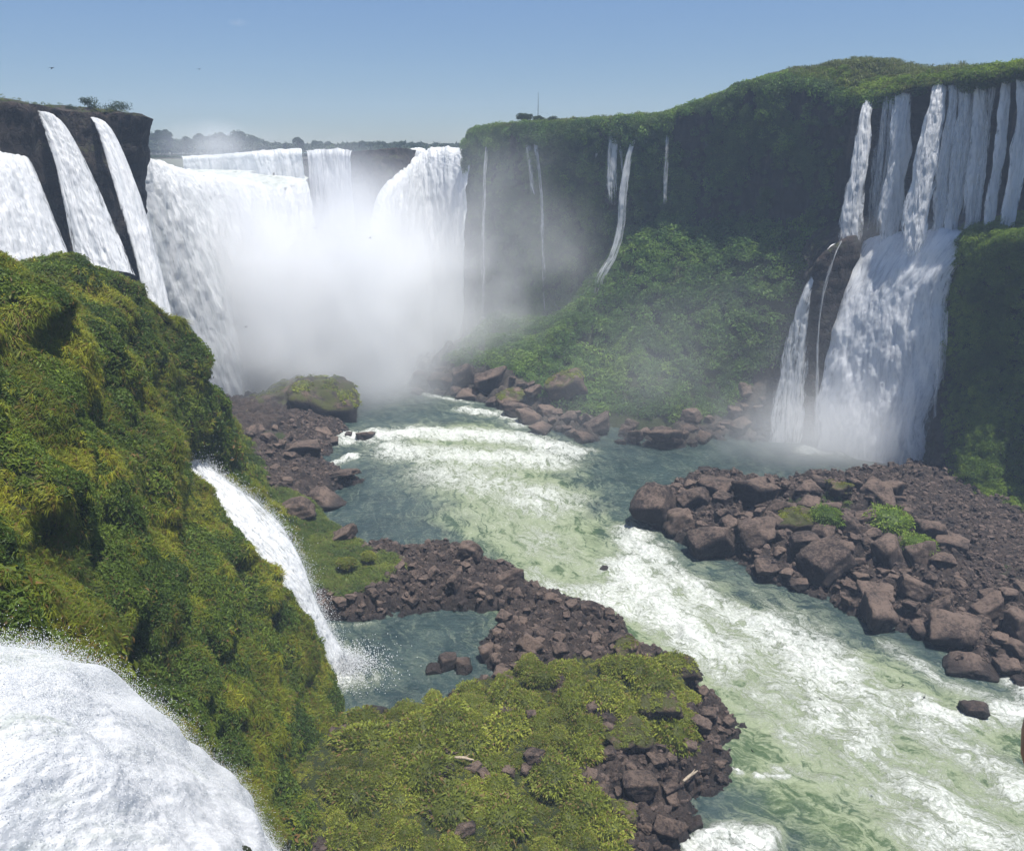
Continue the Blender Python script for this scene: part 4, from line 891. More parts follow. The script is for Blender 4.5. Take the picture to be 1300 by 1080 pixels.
M_BARK = rock_mat('bark', dark=(.03, .022, .016), light=(.10, .08, .06), wet_z=-50, scale=3)
M_DRIFT = rock_mat('driftwood', dark=(.30, .24, .17), light=(.55, .45, .33), wet_z=-50, scale=3)

T_GRASS = [tuft(32, 1., .036, s) for s in range(5)]
T_LONG = [tuft(40, 1.25, .034, 20 + s, up=(.35, 1.35), droop=.9) for s in range(4)]
T_LEAF = [leafy(34, .6, .17, 40 + s) for s in range(5)]
T_BUSH = [leafy(170, 1., .17, 60 + s, flat=.8) for s in range(5)]

# ---- left hillside
def hill_cover(n, x0, x1, y0, y1, size, k_long=.35):
    x, y, nn = scatter(TH_, n, x0, x1, y0, y1, 14.)
    P = hill_at(x, y); ok = (P[:, 2] > .5) & in_view(P); x, y, nn, P = x[ok], y[ok], nn[ok], P[ok]
    f = (fbm(P / 5.5, 3, 401)); bare = fbm(P / 3.6, 3, 402)
    # the near fall keeps its own bed clear
    bed = ~((P[:, 0] > -16.5) & (P[:, 1] < 46) & (P[:, 2] > 2)); ok = bed
    return P[ok] + nn[ok] * .12, unit(nn[ok] * .8 + np.array([0, 0, .55])), f[ok], size * RNG.uniform(.6, 1.25, ok.sum())
Ps, Ns, Fs, Ss = [], [], [], []
for n, x0, x1, y0, y1, s in [(230000, -40, -9, 22, 60, .62), (240000, -62, -14, 50, 96, .8), (70000, -60, -28, 90, 150, 1.15), (6000, -96, -50, 40, 100, 1.2)]:
    a, b, c, d = hill_cover(n, x0, x1, y0, y1, s); Ps.append(a); Ns.append(b); Fs.append(c); Ss.append(d)
Ps, Ns, Fs, Ss = map(np.concatenate, (Ps, Ns, Fs, Ss))
fine = RNG.random(len(Fs)) < .12
gr = (Fs + RNG.normal(0, .12, len(Fs))) > .02
def tz(P, s): return np.clip(.5 + .9 * fbm(P / 4.5, 3, s) + RNG.normal(0, .16, len(P)), 0, 1)
merge_instances('grass', T_GRASS + T_LONG, Ps[gr], Ns[gr], Ss[gr], G_HILL, tint=tz(Ps[gr], 403), kind='stuff', label='yellow-green grass and fern tufts hanging over the left hillside')
merge_instances('undergrowth', T_LEAF, Ps[~gr], Ns[~gr], Ss[~gr] * 1.25, G_HILL2, tint=tz(Ps[~gr], 404), kind='stuff', label='dark leafy creepers covering the left hillside')
x, y, nn = scatter(TH_, 9000, -60, -24, 40, 92); P = hill_at(x, y); px, py, _ = px_of(P); ok = ((py < 430 + 60 * fbm(P / 4, 2, 5)) & (RNG.random(len(px)) < .4) & (px < 215)) | (RNG.random(len(px)) < .02)
merge_instances('flowers', [leafy(5, .3, .07, 90), leafy(7, .35, .06, 91)], P[ok] + np.array([0, 0, .55]), nn[ok], np.ones(ok.sum()), M_FLOWER, kind='stuff', label='small yellow flowers in the hillside grass')
# rounded masses that break the hillside into rolls
x, y, nn = scatter(TH_, 2600, -60, -10, 26, 130); P = hill_at(x, y); ok = (P[:, 2] > 1) & in_view(P, 60) & (fbm(P / 6, 3, 405) > .12) & ~((P[:, 0] > -16.5) & (P[:, 1] < 46)); P = P[ok]; nn = nn[ok]
merge_instances('shrubbery', T_BUSH, P - nn * .3, nn * .5 + np.array([0, 0, .8]), RNG.uniform(.7, 1.6, len(P)) * (1 + .5 * (P[:, 1] > 90)), G_HILL, tint=tz(P, 406) * .8, kind='stuff', label='rounded bushy masses on the left hillside')

# ---- green spit and islet ground cover
def cover(T, veg, thr, n, x0, x1, y0, y1, size, temps, mat, name, label, fx=None, sink=.05):
    x, y, nn = scatter(T, n, x0, x1, y0, y1, 3.); i = ((x - T.x[0]) / T.st).astype(int); j = ((y - T.y[0]) / T.st).astype(int); P = np.stack([x, y, T.at(x, y)], -1)
    ok = (veg[i, j] > thr + RNG.normal(0, .08, len(x))) & (P[:, 2] > .25) & in_view(P)
    if fx is not None: ok &= fx(P)
    P, nn = P[ok], nn[ok]
    return merge_instances(name, temps, P - nn * sink, unit(nn + np.array([0, 0, .6])), size * RNG.uniform(.6, 1.3, len(P)), mat, tint=tz(P, 410), kind='stuff', label=label)
cover(TA, vegA, .45, 60000, -62, -8, 84, 140, .85, T_GRASS + T_LONG[:2], G_SPIT, 'grass', 'bright green grass on the low spit behind the small pool', fx=lambda P: P[:, 1] > 88)
cover(TA, vegA, .5, 2600, -62, -8, 84, 140, .75, T_BUSH, G_SPIT, 'shrubbery', 'low bushy clumps in the grass of the spit', fx=lambda P: P[:, 1] > 88, sink=.2)
cover(TA, vegA, .38, 52000, -34, 24, 44, 90, .4, T_GRASS + T_LEAF, G_ISLE, 'undergrowth', 'olive ground plants matting the islet', fx=lambda P: P[:, 1] < 90)
cover(TB, vegB, .5, 26000, 50, 124, 110, 150, .75, T_LEAF + T_GRASS, G_BLUFF, 'undergrowth', 'low green plants at the back of the right bank')

# ---- talus thicket: bushy crowns packed on the slope
x, y, nn = scatter(TC, 9000, -32, 78, 164, 232, 3.); P = np.stack([x, y, TC.at(x, y)], -1); i = ((x - TC.x[0]) / TC.st).astype(int); j = ((y - TC.y[0]) / TC.st).astype(int)
ok = (vegC[i, j] > .42) & (P[:, 2] > 2.5) & in_view(P, 60); P = P[ok][:3800]
merge_instances('shrubbery', T_BUSH, P - np.array([0, 0, .3]), np.stack([RNG.normal(0, .2, len(P)), RNG.normal(0, .2, len(P)) - .2, np.ones(len(P))], -1), RNG.uniform(1.1, 2.7, len(P)) * (1 + .3 * fbm(P / 12, 2, 7)), G_TALUS, tint=tz(P, 411), kind='stuff', label='dense green thicket on the slope below the right cliff')

# ---- hanging plants on the right cliff wall
def on_grid(G, N, veg, n, size, temps, mat, name, label, thr=.5, drop=.4, cond=None, tn=420, upk=.6):
    a, b = G.shape[:2]; i = RNG.integers(1, a - 1, n); j = RNG.integers(1, b - 1, n)
    P = G[i, j] + RNG.normal(0, .25, (n, 3)); ok = (veg[i, j] > thr + RNG.normal(0, .1, n)) & in_view(P, 100)
    if cond is not None: ok &= cond(P)
    P = P[ok]; nn = N[i, j][ok]
    return merge_instances(name, temps, P, unit(nn + np.array([0, 0, upk])), size * RNG.uniform(.55, 1.5, len(P)), mat, tint=tz(P, tn), kind='stuff', label=label)
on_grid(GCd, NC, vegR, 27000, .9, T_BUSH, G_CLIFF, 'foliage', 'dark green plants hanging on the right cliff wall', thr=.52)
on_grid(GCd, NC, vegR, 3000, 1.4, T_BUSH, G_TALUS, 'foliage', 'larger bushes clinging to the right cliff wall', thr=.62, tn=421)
UPg = np.zeros_like(GP); UPg[..., 2] = 1
on_grid(GP, UPg, np.ones(GP.shape[:2]) * .8 + .3 * fbm(GP / 8, 3, 9), 15000, 1.1, T_LONG + T_GRASS, G_RIM, 'grass', 'tall grass along the rim of the right cliff', thr=.5, cond=lambda P: P[:, 1] < 275)
on_grid(GP[:26], UPg[:26], np.ones(GP[:26].shape[:2]) * .6 + .5 * fbm(GP[:26] / 9, 3, 19), 2800, 1.1, T_BUSH, G_BLUFF, 'shrubbery', 'low bushes along the rim of the right cliff', thr=.6)
on_grid(GLt, np.zeros_like(GLt) + np.array([0, 0, 1.]), .5 + .6 * fbm(GLt / 5, 3, 83), 900, .5, T_GRASS + T_LEAF, G_RIM, 'undergrowth', 'thin scrub on top of the dark left cliff', thr=.6)

# ---- right bluff: green promontory at the edge of the photo
bl = [[atY(1210, 360, 150), atY(1216, 334, 147), atY(1238, 318, 143), atY(1272, 310, 138), atY(1310, 304, 134), atY(1400, 285, 126), atY(1520, 280, 112)]]
for (f, o1, dz) in ((0, 0, -3), (.2, -1.2, 0), (.45, -1.0, 0), (.62, 1.5, 0), (.78, 5, 0), (.9, 8.5, 0), (1.03, 13, 0)):
    k = []
    for i, p in enumerate(bl[0]):
        s = [.12, .25, .6, .9, 1, 1, 1][i]
        k.append([p[0] - .35 * o1 * s, p[1] - max(o1, -1.5) * s, p[2] * (1 - f) + 2.5 * f + (dz if f == 0 else 0) * 0])
    bl.append(k)
bl = [[(p[0] + 3, p[1] + 16, p[2] + 1.5) for p in bl[0]], [(p[0] + 1, p[1] + 5, p[2] + 1.2) for p in bl[0]]] + bl[:1] + bl[2:]
GBl = loft(bl, 130, 130); NBl = outward(grid_normals(GBl), GBl); GBl = GBl + NBl * (1.6 * fbm(GBl / 7, 4, 130) + .8 * fbm(GBl / 2.6, 3, 131))[..., None]
pxb, pyb, _ = px_of(GBl.reshape(-1, 3)); vegBl = (.55 + .45 * fbm(GBl / 5, 3, 132) + .4 * sstep(1205, 1245, pxb.reshape(130, 130)) - .35)
grid_mesh('right_bluff_terrain', GBl, M_CLIFF_GREEN, {'veg': np.clip(vegBl + .2, 0, 1)}, kind='structure', label='mossy bluff at the right edge beside the falls')
on_grid(GBl, NBl, vegBl, 7000, .75, T_BUSH, G_BLUFF, 'shrubbery', 'leafy bushes draped over the right bluff', thr=.45, tn=430)
on_grid(GBl, NBl, np.ones(GBl.shape[:2]) * sstep(1190, 1215, pxb.reshape(130, 130)), 7000, .7, T_LONG + T_LEAF, G_BLUFF, 'undergrowth', 'moss and ferns on the right bluff', thr=.4, tn=431)

# ---- shrubs on the islet and on boulders: each one a thing
def shrub_mesh(seed, olive=True, n=1500, blade=.20):
    g = np.random.default_rng(seed)
    d = unit(g.normal(size=(n * 2, 3))); d = d[d[:, 2] > -.1][:n]; m = len(d)
    rr = (1 + .42 * fbm(d * 1.8 + seed * 3.1, 3, seed)) * (.82 + .18 * g.random(m)); c = d * rr[:, None] * np.array([1, 1, .72])
    ax = unit(d + g.normal(0, .45, (m, 3)) + np.array([0, 0, .25])); s = unit(np.cross(ax, g.normal(size=(m, 3)))); L = blade * g.uniform(.6, 1.3, (m, 1)); W = L * .16
    mid = c + ax * L * .5; tip = c + ax * L - np.array([0, 0, 1]) * L * .45
    V = np.stack([c, mid + s * W, tip, mid - s * W], 1).reshape(-1, 3)
    return V, np.repeat(g.random(m), 4)
def shrub_object(V, lf, seed, mat, tintc):
    cv, cf = core(1., 1., seed, 3, raw=True); cv = cv * ((1 + .42 * fbm(cv * 1.8 + seed * 3.1, 3, seed)) * .84)[:, None] * np.array([1, 1, .72])
    q4 = np.concatenate([cf, cf[:, 2:3]], 1)
    me = bpy.data.meshes.new('shrub'); allV = np.concatenate([V, cv]); nl = len(V) // 4
    faces = np.arange(len(V)).reshape(-1, 4)
    me.vertices.add(len(allV)); me.vertices.foreach_set('co', np.ascontiguousarray(allV, np.float32).ravel())
    loops = np.concatenate([faces.ravel(), cf.ravel() + len(V)]).astype(np.int32); st = np.concatenate([np.arange(nl) * 4, nl * 4 + np.arange(len(cf)) * 3]).astype(np.int32)
    me.loops.add(len(loops)); me.loops.foreach_set('vertex_index', loops); me.polygons.add(nl + len(cf)); me.polygons.foreach_set('loop_start', st)
    me.polygons.foreach_set('loop_total', np.concatenate([np.full(nl, 4), np.full(len(cf), 3)]).astype(np.int32))
    t_ = me.attributes.new('tint', 'FLOAT', 'POINT'); l_ = me.attributes.new('leaf', 'FLOAT', 'POINT')
    t_.data.foreach_set('value', np.concatenate([np.full(len(V), tintc), np.full(len(cv), .1)]).astype(np.float32)); l_.data.foreach_set('value', np.concatenate([lf, np.full(len(cv), .1)]).astype(np.float32))
    me.materials.append(mat); me.update(calc_edges=True); return me
SHRUBS = [shrub_object(*shrub_mesh(500 + k), 500 + k, G_ISLE, [.25, .7, .45, .9, .6, .35][k]) for k in range(6)]
SHRUBS_B = [shrub_object(*shrub_mesh(520 + k, n=1100), 520 + k, G_BLUFF, [.5, .8, .65][k]) for k in range(3)]

def ground_hit(px, py, T, off=0.):
    """where the line of sight meets the ground"""
    d = np.array(ray(px, py)); d = d / d[1]; ys = np.arange(T.y[0], T.y[-1], .15); P = np.array([0, 0, H]) + d[None] * ys[:, None]
    inside = (P[:, 0] > T.x[0]) & (P[:, 0] < T.x[-1]); z = T.at(P[:, 0], P[:, 1]); hit = np.where(inside & (P[:, 2] <= np.maximum(z, 0) + off))[0]
    if not len(hit): return np.array(atZ(px, py))
    p = P[hit[0]]; return np.array([p[0], p[1], z[hit[0]]])

used_shrub = set()
def place_shrub(p, s, label, group, k=None, bank=False, sink=.02, zs=1.):
    pool = SHRUBS_B if bank else SHRUBS; k = RNG.integers(len(pool)) if k is None else k
    return link('shrub', pool[k], None, (p[0], p[1], p[2] - sink * s), (RNG.normal(0, .1), RNG.normal(0, .1), RNG.uniform(0, 6.28)), (s * RNG.uniform(.9, 1.15), s * RNG.uniform(.9, 1.15), s * zs * RNG.uniform(.85, 1.1)), label=label, cat='shrub', group=group)
named = [((598, 885), 1.7, 'round brown-green shrub standing alone at the edge of the small pool'), ((470, 950), 2.9, 'broad overhanging grassy mound, the largest shrub on the islet near the dark hill'), ((525, 958), 2.5, 'grassy mound grown together with the largest shrub of the islet'),
         ((640, 1040), 2.2, 'low shrub beside the brown stones lying in the islet thicket'), ((800, 905), 1.9, 'dense shrub just left of the green capped boulders by the rapids')]
for (px, py), s, lab in named: place_shrub(ground_hit(px, py, TA), s, lab, None)
def noise1(x, y, k): return float(noise(np.array([[x * k, y * k, 3.3]]), 77)[0])
cnt = 0; taken = [(ground_hit(px, py, TA), s) for (px, py), s, _ in named]
for _ in range(4000):
    px, py = RNG.uniform(425, 880), RNG.uniform(840, 1130); 
    if cnt >= 100: break
    if px < 452 + .1 * (py - 900) and py < 940: continue
    p = ground_hit(px, min(py, 1079), TA) if py < 1080 else np.array([RNG.uniform(-13, 12), RNG.uniform(45, 55), 4.]); 
    if py >= 1080: p[2] = TA.at(p[0], p[1])
    i = int((p[0] - TA.x[0]) / TA.st); j = int((p[1] - TA.y[0]) / TA.st)
    if not (0 <= i < vegA.shape[0] and 0 <= j < vegA.shape[1]) or vegA[i, j] < .35 or p[2] < .8: continue
    s = .9 + 1.9 * RNG.random() ** 1.6
    if any(math.hypot(p[0] - q[0], p[1] - q[1]) < (s + r) * .62 for q, r in taken): continue
    taken.append((p, s)); cnt += 1
    place_shrub(p, s, 'rounded olive-green shrub in the thicket that covers the islet', 'shrubs on the islet')

# ================================================================== BOULDERS
def rock_mesh(seed, res=4, planes=16, sharp=14, rough=.05, flat=1.):
    import bmesh
    b = bmesh.new(); bmesh.ops.create_icosphere(b, subdivisions=res, radius=1.); D = np.array([v.co[:] for v in b.verts]); Fc = np.array([[v.index for v in f.verts] for f in b.faces]); b.free()
    g = np.random.default_rng(seed); n = unit(np.concatenate([np.eye(3) + g.normal(0, .22, (3, 3)), -np.eye(3) + g.normal(0, .22, (3, 3)), g.normal(size=(planes // 2, 3))])); dd = np.concatenate([g.uniform(.58, .85, 6), g.uniform(.78, 1.02, planes // 2)])
    q = np.maximum(D @ n.T, .02) / dd[None]; r = np.minimum(1 / (np.sum(q ** sharp, 1) ** (1 / sharp)), 1.5)
    V = D * r[:, None]; V = V * np.array([1, g.uniform(.7, .95), g.uniform(.6, .85) * flat])
    Nn = unit(V); V = V + Nn * (rough * 1.6 * fbm(V * 2.2 + seed, 5, seed) - rough * 1.2 * np.maximum(ridged(V * 1.6 + seed, 3, seed + 5) - .55, 0) * 2)[:, None]
    me = make_mesh('boulder', V, Fc, True, mats=[M_ROCK_OBJ]); return me, V, Fc
ROCKS = [rock_mesh(700 + k, 4, 12 + 2 * (k % 4), 50, .06)[0] for k in range(14)]
MOSSY, CAPS = [], []
for k in range(5):
    me, rv, rf_ = rock_mesh(740 + k, 4, 18, 18, .12); me.materials.clear(); me.materials.append(M_ROCK_MOSS); MOSSY.append(me)
    g_ = np.random.default_rng(k); i_ = g_.integers(0, len(rv), 1500); pv_ = rv[i_]; ok_ = (unit(pv_)[:, 2] > .42) & (fbm(pv_ * 1.7 + k, 3, 61) > -.05); pv_ = pv_[ok_]; m_ = merge_instances('moss', [tuft(10, 1., .1, 95), leafy(12, .6, .3, 96)], pv_, pv_ + [0, 0, .8], np.full(len(pv_), .12), G_ISLE); CAPS.append(m_.data); bpy.data.objects.remove(m_)

def boulder(p, w, h, label, group=None, mossy=False, k=None, sink=.3, d=None, rz=None):
    p = np.array(p, float); p[2] = max(p[2], -.15); pool = MOSSY if mossy else ROCKS; k = int(RNG.integers(len(pool))) if k is None else k % len(pool)
    o = link('boulder', pool[k], None, (p[0], p[1], p[2] + h * (.5 - sink)), (RNG.normal(0, .18), RNG.normal(0, .18), RNG.uniform(0, 6.28) if rz is None else rz), (w / 2 * 1.1, (d or w) / 2 * 1.1, h * .68), label=label, cat='boulder', group=group)
    if mossy: link('moss', CAPS[k], o)
    return o
big = [  # px, py on the ground, zone, width, height, mossy, label
    ((340, 536), 0, 19, 13, 1, 'wide moss-topped crag at the upper end of the left shore, left of its twin'), ((404, 538), 0, 17, 12.5, 1, 'pointed moss-topped crag beside the water, right of its twin on the left shore'),
    ((300, 552), 0, 8, 6, 1, 'smaller mossy crag between the twin crags and the hillside'), ((462, 556), 0, 4.2, 2.6, 0, 'black wedge-shaped rock standing in the rapids off the twin crags'), ((441, 556), 0, 2.2, 1.6, 0, 'small black rock between the shore and the wedge-shaped rock'),
    ((390, 575), 0, 7, 4, 0, 'dark split boulder below the twin crags'), ((435, 604), 0, 6, 1.6, 0, 'low tan shelf rock at the tip of the stony point'), ((405, 640), 0, 7.5, 4.2, 0, 'smooth black slab leaning beside the green spit'), ((375, 655), 0, 7, 4.4, 0, 'dark slab behind the smooth black slab of the left shore'),
    ((436, 684), 0, 4.5, 2.6, 0, 'black boulder at the water side of the green spit'), ((595, 705), 0, 4.5, 3.2, 0, 'dark knob topping the rock ridge beside the green water'), ((648, 738), 0, 4.2, 2.8, 0, 'blocky black rock at the outer bend of the ridge where the rapid begins'), ((700, 765), 0, 2.8, 2., 0, 'angular rock on the river side of the ridge'),
    ((748, 778), 0, 3.6, 2.4, 0, 'large split rock topping the river side of the ridge'), ((797, 832), 0, 3.4, 2.8, 1, 'grass-capped boulder where the ridge meets the islet'), ((868, 856), 0, 3.8, 2.4, 1, 'dark boulder with a patch of moss facing the rapids'), ((835, 905), 0, 5.4, 3.6, 1, 'big dark boulder under a green cap in the middle of the islet edge'),
    ((800, 945), 0, 4.6, 3.0, 1, 'brown boulder with a grassy top below the green capped one'), ((812, 1000), 0, 3.6, 2.2, 0, 'flat-topped slab among the rocks of the lower islet'), ((848, 1060), 0, 3.0, 2.6, 0, 'square dark block near the foam raft'), ((880, 1050), 0, 1.7, 1.6, 0, 'tan rounded boulder touching the grey water'),
    ((792, 1040), 0, 2.6, 2, 1, 'tan boulder carrying a small tuft of grass'), ((568, 845), 0, 2.9, 2.6, 0, 'left dark rock of the pair standing in the small pool'), ((588, 850), 0, 2.4, 2.6, 0, 'tall right rock of the pair standing in the small pool'), ((552, 852), 0, 2.4, 1.4, 0, 'low rock at the water foot of the pair in the small pool'),
    ((618, 830), 0, 2.4, 2., 0, 'reddish rock at the right shore of the small pool'), ((642, 858), 0, 3.2, 1., 0, 'long reddish slab by the right shore of the small pool'), ((478, 905), 0, 3., 1.5, 0, 'dark flat rock at the near shore of the small pool'), ((450, 925), 0, 2.8, 1.4, 0, 'brown rock under the hill at the near shore of the small pool'),
    ((832, 655), 1, 9, 7, 0, 'massive black boulder at the tip of the right bank'), ((862, 672), 1, 6.5, 5.5, 0, 'dark boulder right behind the tip of the right bank'), ((905, 700), 1, 8.5, 7, 0, 'huge cracked boulder on the river side of the right bank'), ((880, 640), 1, 6, 4.5, 0, 'ridge-backed boulder behind the tip of the right bank'),
    ((960, 680), 1, 6.5, 4.6, 0, 'brown tilted boulder in the middle of the right bank'), ((1010, 672), 1, 6, 5, 1, 'ochre lichened boulder left of the shrubs'), ((1045, 722), 1, 8.5, 5.2, 0, 'wide overhanging boulder with a deep dark hollow under it'), ((1075, 672), 1, 5, 3.8, 0, 'brown boulder below the grassy knoll of the right bank'),
    ((1125, 712), 1, 5.2, 6, 0, 'tall dark boulder carrying the large green shrub'), ((1165, 712), 1, 4.4, 4.2, 0, 'dark boulder carrying the small round shrub'), ((1110, 762), 1, 5.8, 3.2, 0, 'broad reddish slab sloping to the rapids'), ((1190, 785), 1, 4.4, 4, 0, 'smooth grey boulder near the water, right part of the bank'),
    ((1255, 780), 1, 4.6, 3.4, 0, 'rounded boulder uphill of the reddish shore slab'), ((1290, 800), 1, 4.6, 4.2, 0, 'large dark boulder cut by the photo edge on the right bank'), ((1230, 850), 1, 6.2, 2.4, 0, 'flat reddish slab lying lowest at the waterline of the right bank'), ((1278, 850), 1, 3.4, 1.8, 0, 'second reddish slab next to the lowest one at the waterline'),
    ((1232, 905), 2, 3., 3., 0, 'lone dark rock breaking the white water'), ((1293, 868), 2, 2.2, 2., 0, 'small dark rock in the water under the right bank'), ((896, 598), 2, 3.6, 1.8, 0, 'lone dark rock in the calm pool behind the right bank'), ((768, 722), 2, 1.5, .8, 0, 'barely showing rock in the green tongue of the river'),
    ((1130, 625), 1, 4, 3.4, 0, 'dark knob on the skyline of the right bank, facing the pool'), ((1065, 628), 1, 5, 3.6, 1, 'grassy topped hump on the far edge of the right bank'),
    ((534, 490), 3, 7.5, 6, 0, 'pyramid-shaped rock at the tip of the far point'), ((560, 488), 3, 7, 5, 0, 'jagged rock next to the pyramid-shaped one on the far point'), ((592, 486), 3, 8, 8, 0, 'tall spiky rock on the far point'), ((622, 492), 3, 9, 7, 0, 'broad dark rock below the thicket of the far point'),
    ((530, 500), 3, 5, 2.2, 0, 'low dark rock at the waterline before the pyramid-shaped one'), ((600, 505), 3, 9, 3, 0, 'long low rock at the waterline of the far point'), ((688, 548), 3, 5, 3., 0, 'dark rock at the corner of the far shore where white water passes'), ((742, 560), 3, 5, 3, 0, 'rock washed by white water at the far shore'),
    ((650, 515), 3, 8, 6, 1, 'mossy crag under the thicket of the far shore'), ((720, 500), 3, 10, 8, 1, 'big mossy crag in the middle of the far shore'), ((760, 545), 3, 7, 4.5, 0, 'dark crag above the washed rock of the far shore')]
ZONES = {0: TA, 1: TB, 3: TC}
spots = []
for (px, py), zn, w_, h_, ms, lab in big:
    p = np.array(atZ(px, py)) if zn == 2 else ground_hit(px, py, ZONES[zn])
    if zn == 0 and px < 460 and py < 560: p = np.array(atZ(px, py)); p[1] += w_ * .42
    spots.append((p, w_)); boulder(p, w_, h_, lab, None, bool(ms), sink=.3 if zn != 2 else .42, rz=RNG.uniform(-.4, .4))
# caps of shrub on boulders
for (px, py), s, lab, bk in [((1128, 662), 3.6, 'large green shrub crowning the tall dark boulder of the right bank', 1), ((1166, 690), 2.2, 'small round shrub crowning a boulder of the right bank', 1), ((1050, 655), 2.6, 'yellowish low shrub on the grassy knoll of the right bank', 1), ((830, 868), 2.2, 'green shrub cap on the biggest dark boulder of the islet edge', 0),
                         ((852, 888), 1.5, 'drooping shrub on the river side of the biggest boulder of the islet edge', 0), ((806, 925), 1.5, 'grassy cap over the brown boulder of the islet', 0), ((798, 815), .9, 'small grassy cap on the boulder where ridge and islet meet', 0), ((790, 1022), .65, 'tiny bright tuft on the tan boulder near the frame bottom', 0),
                         ((440, 715), 1.3, 'dark green bush in the grass of the spit', 0), ((468, 706), 1.1, 'yellow-green bush between the spit and the ridge', 0)]:
    T_ = TB if bk else TA; gp = ground_hit(px, py, T_); near_ = min(spots, key=lambda q: np.hypot(*(q[0][:2] - gp[:2]))); z = gp[2]
    d = np.array(ray(px, py)); sc_ = gp[1] / d[1]; zz = z + (1.2 if near_[1] > 3 else .0)
    k_ = (zz - H) / d[2]; place_shrub(np.array([d[0] * k_, d[1] * k_, zz]), s, lab, None, bank=bool(bk), sink=.1)

def fill(T, n, box, smin, smax, label, group, test, maxtries=20000, flat=1.):
    c = 0
    for _ in range(maxtries):
        if c >= n: break
        px, py = RNG.uniform(*box[:2]), RNG.uniform(*box[2:]); p = ground_hit(px, py, T)
        i = int((p[0] - T.x[0]) / T.st); j = int((p[1] - T.y[0]) / T.st)
        if not (0 <= i < T.Z.shape[0] and 0 <= j < T.Z.shape[1]) or not test(i, j, p): continue
        s = smin + (smax - smin) * RNG.random() ** 2.2
        if any(math.hypot(p[0] - q[0], p[1] - q[1]) < (s + r) * .36 for q, r in spots): continue
        spots.append((p, s)); c += 1; boulder(p, s, s * RNG.uniform(.5, .8) * flat, label, group, sink=.32)
okA = lambda i, j, p: dA[i, j] > .2 and vegA[i, j] < .45 and p[2] > .1
okB = lambda i, j, p: dB[i, j] > .2 and vegB[i, j] < .45 and finer[i, j] < .5 and p[2] > .1
okC = lambda i, j, p: dC[i, j] > -.5 and vegC[i, j] < .5 and p[2] < 9
fill(TA, 62, (480, 800, 695, 850), 1.2, 3.0, 'broken brown basalt block in the heap forming the rock ridge', 'blocks of the rock ridge', okA)
fill(TA, 40, (740, 945, 850, 1079), 1.0, 2.6, 'angular brown block among the stones on the river side of the islet', 'blocks on the river side of the islet', okA)
fill(TA, 28, (290, 460, 545, 690), 1.6, 4.2, 'dark block on the stony part of the left shore', 'blocks of the left shore', okA)
fill(TA, 10, (385, 480, 745, 788), 1.2, 2.4, 'stone at the foot of the grassy spit facing the small pool', 'stones under the grassy spit', okA)
okV = lambda i, j, p: vegA[i, j] > .45 and p[1] < 90
n0_ = len(spots); fill(TA, 16, (500, 790, 905, 1078), 1.3, 2.6, 'brown stone showing between the shrubs of the islet', 'stones among the islet shrubs', okV)
fill(TB, 90, (815, 1299, 612, 862), 2.0, 8, 'brown basalt boulder in the jumble of the right bank', 'boulders of the right bank', okB)
fill(TC, 58, (530, 990, 470, 568), 2.5, 8, 'hazy dark boulder along the far shore under the thicket', 'boulders of the far shore', okC)

# smaller stones: nobody could count them
SM = [rock_mesh(800 + k, 2, 14, 30, .03) for k in range(8)]
def stones(T, n, test, smin, smax, label, x0, x1, y0, y1):
    x = RNG.uniform(x0, x1, n); y = RNG.uniform(y0, y1, n); i = ((x - T.x[0]) / T.st).astype(int).clip(0, T.Z.shape[0] - 1); j = ((y - T.y[0]) / T.st).astype(int).clip(0, T.Z.shape[1] - 1)
    P = np.stack([x, y, T.at(x, y)], -1); ok = test(i, j, P) & in_view(P, 60); P = P[ok]; n = len(P); s = smin + (smax - smin) * RNG.random(n) ** 2.5
    q = RNG.normal(size=(n, 3, 3)); Rm = np.linalg.qr(q)[0]; tid = RNG.integers(0, 8, n); Vs, Fs_, o = [], [], 0; Tn = []
    for k in range(8):
        m = tid == k; tv, tf = SM[k][1], SM[k][2]; W = np.einsum('nij,vj->nvi', Rm[m], tv) * s[m][:, None, None] * .5 + P[m][:, None]; Vs.append(W.reshape(-1, 3))
        Fs_.append((np.arange(m.sum())[:, None, None] * len(tv) + tf[None]).reshape(-1, 3) + o); o += W.shape[0] * len(tv); Tn.append(np.repeat(RNG.random(m.sum()), len(tv)))
    link('rubble', make_mesh('rubble', np.concatenate(Vs), np.concatenate(Fs_), False, {'tint': np.concatenate(Tn)}, mats=[M_ROCK]), kind='stuff', label=label)
stones(TA, 24000, lambda i, j, P: (dA[i, j] > -.3) & (vegA[i, j] < .5) & (P[:, 2] > -.2), .3, 1.25, 'small broken stones of the left shore and islet', -50, 28, 48, 180)
stones(TB, 17000, lambda i, j, P: (dB[i, j] > -.3) & (vegB[i, j] < .6) & (P[:, 2] > -.2), .3, 1.3, 'small broken stones of the right bank', 20, 100, 72, 146)

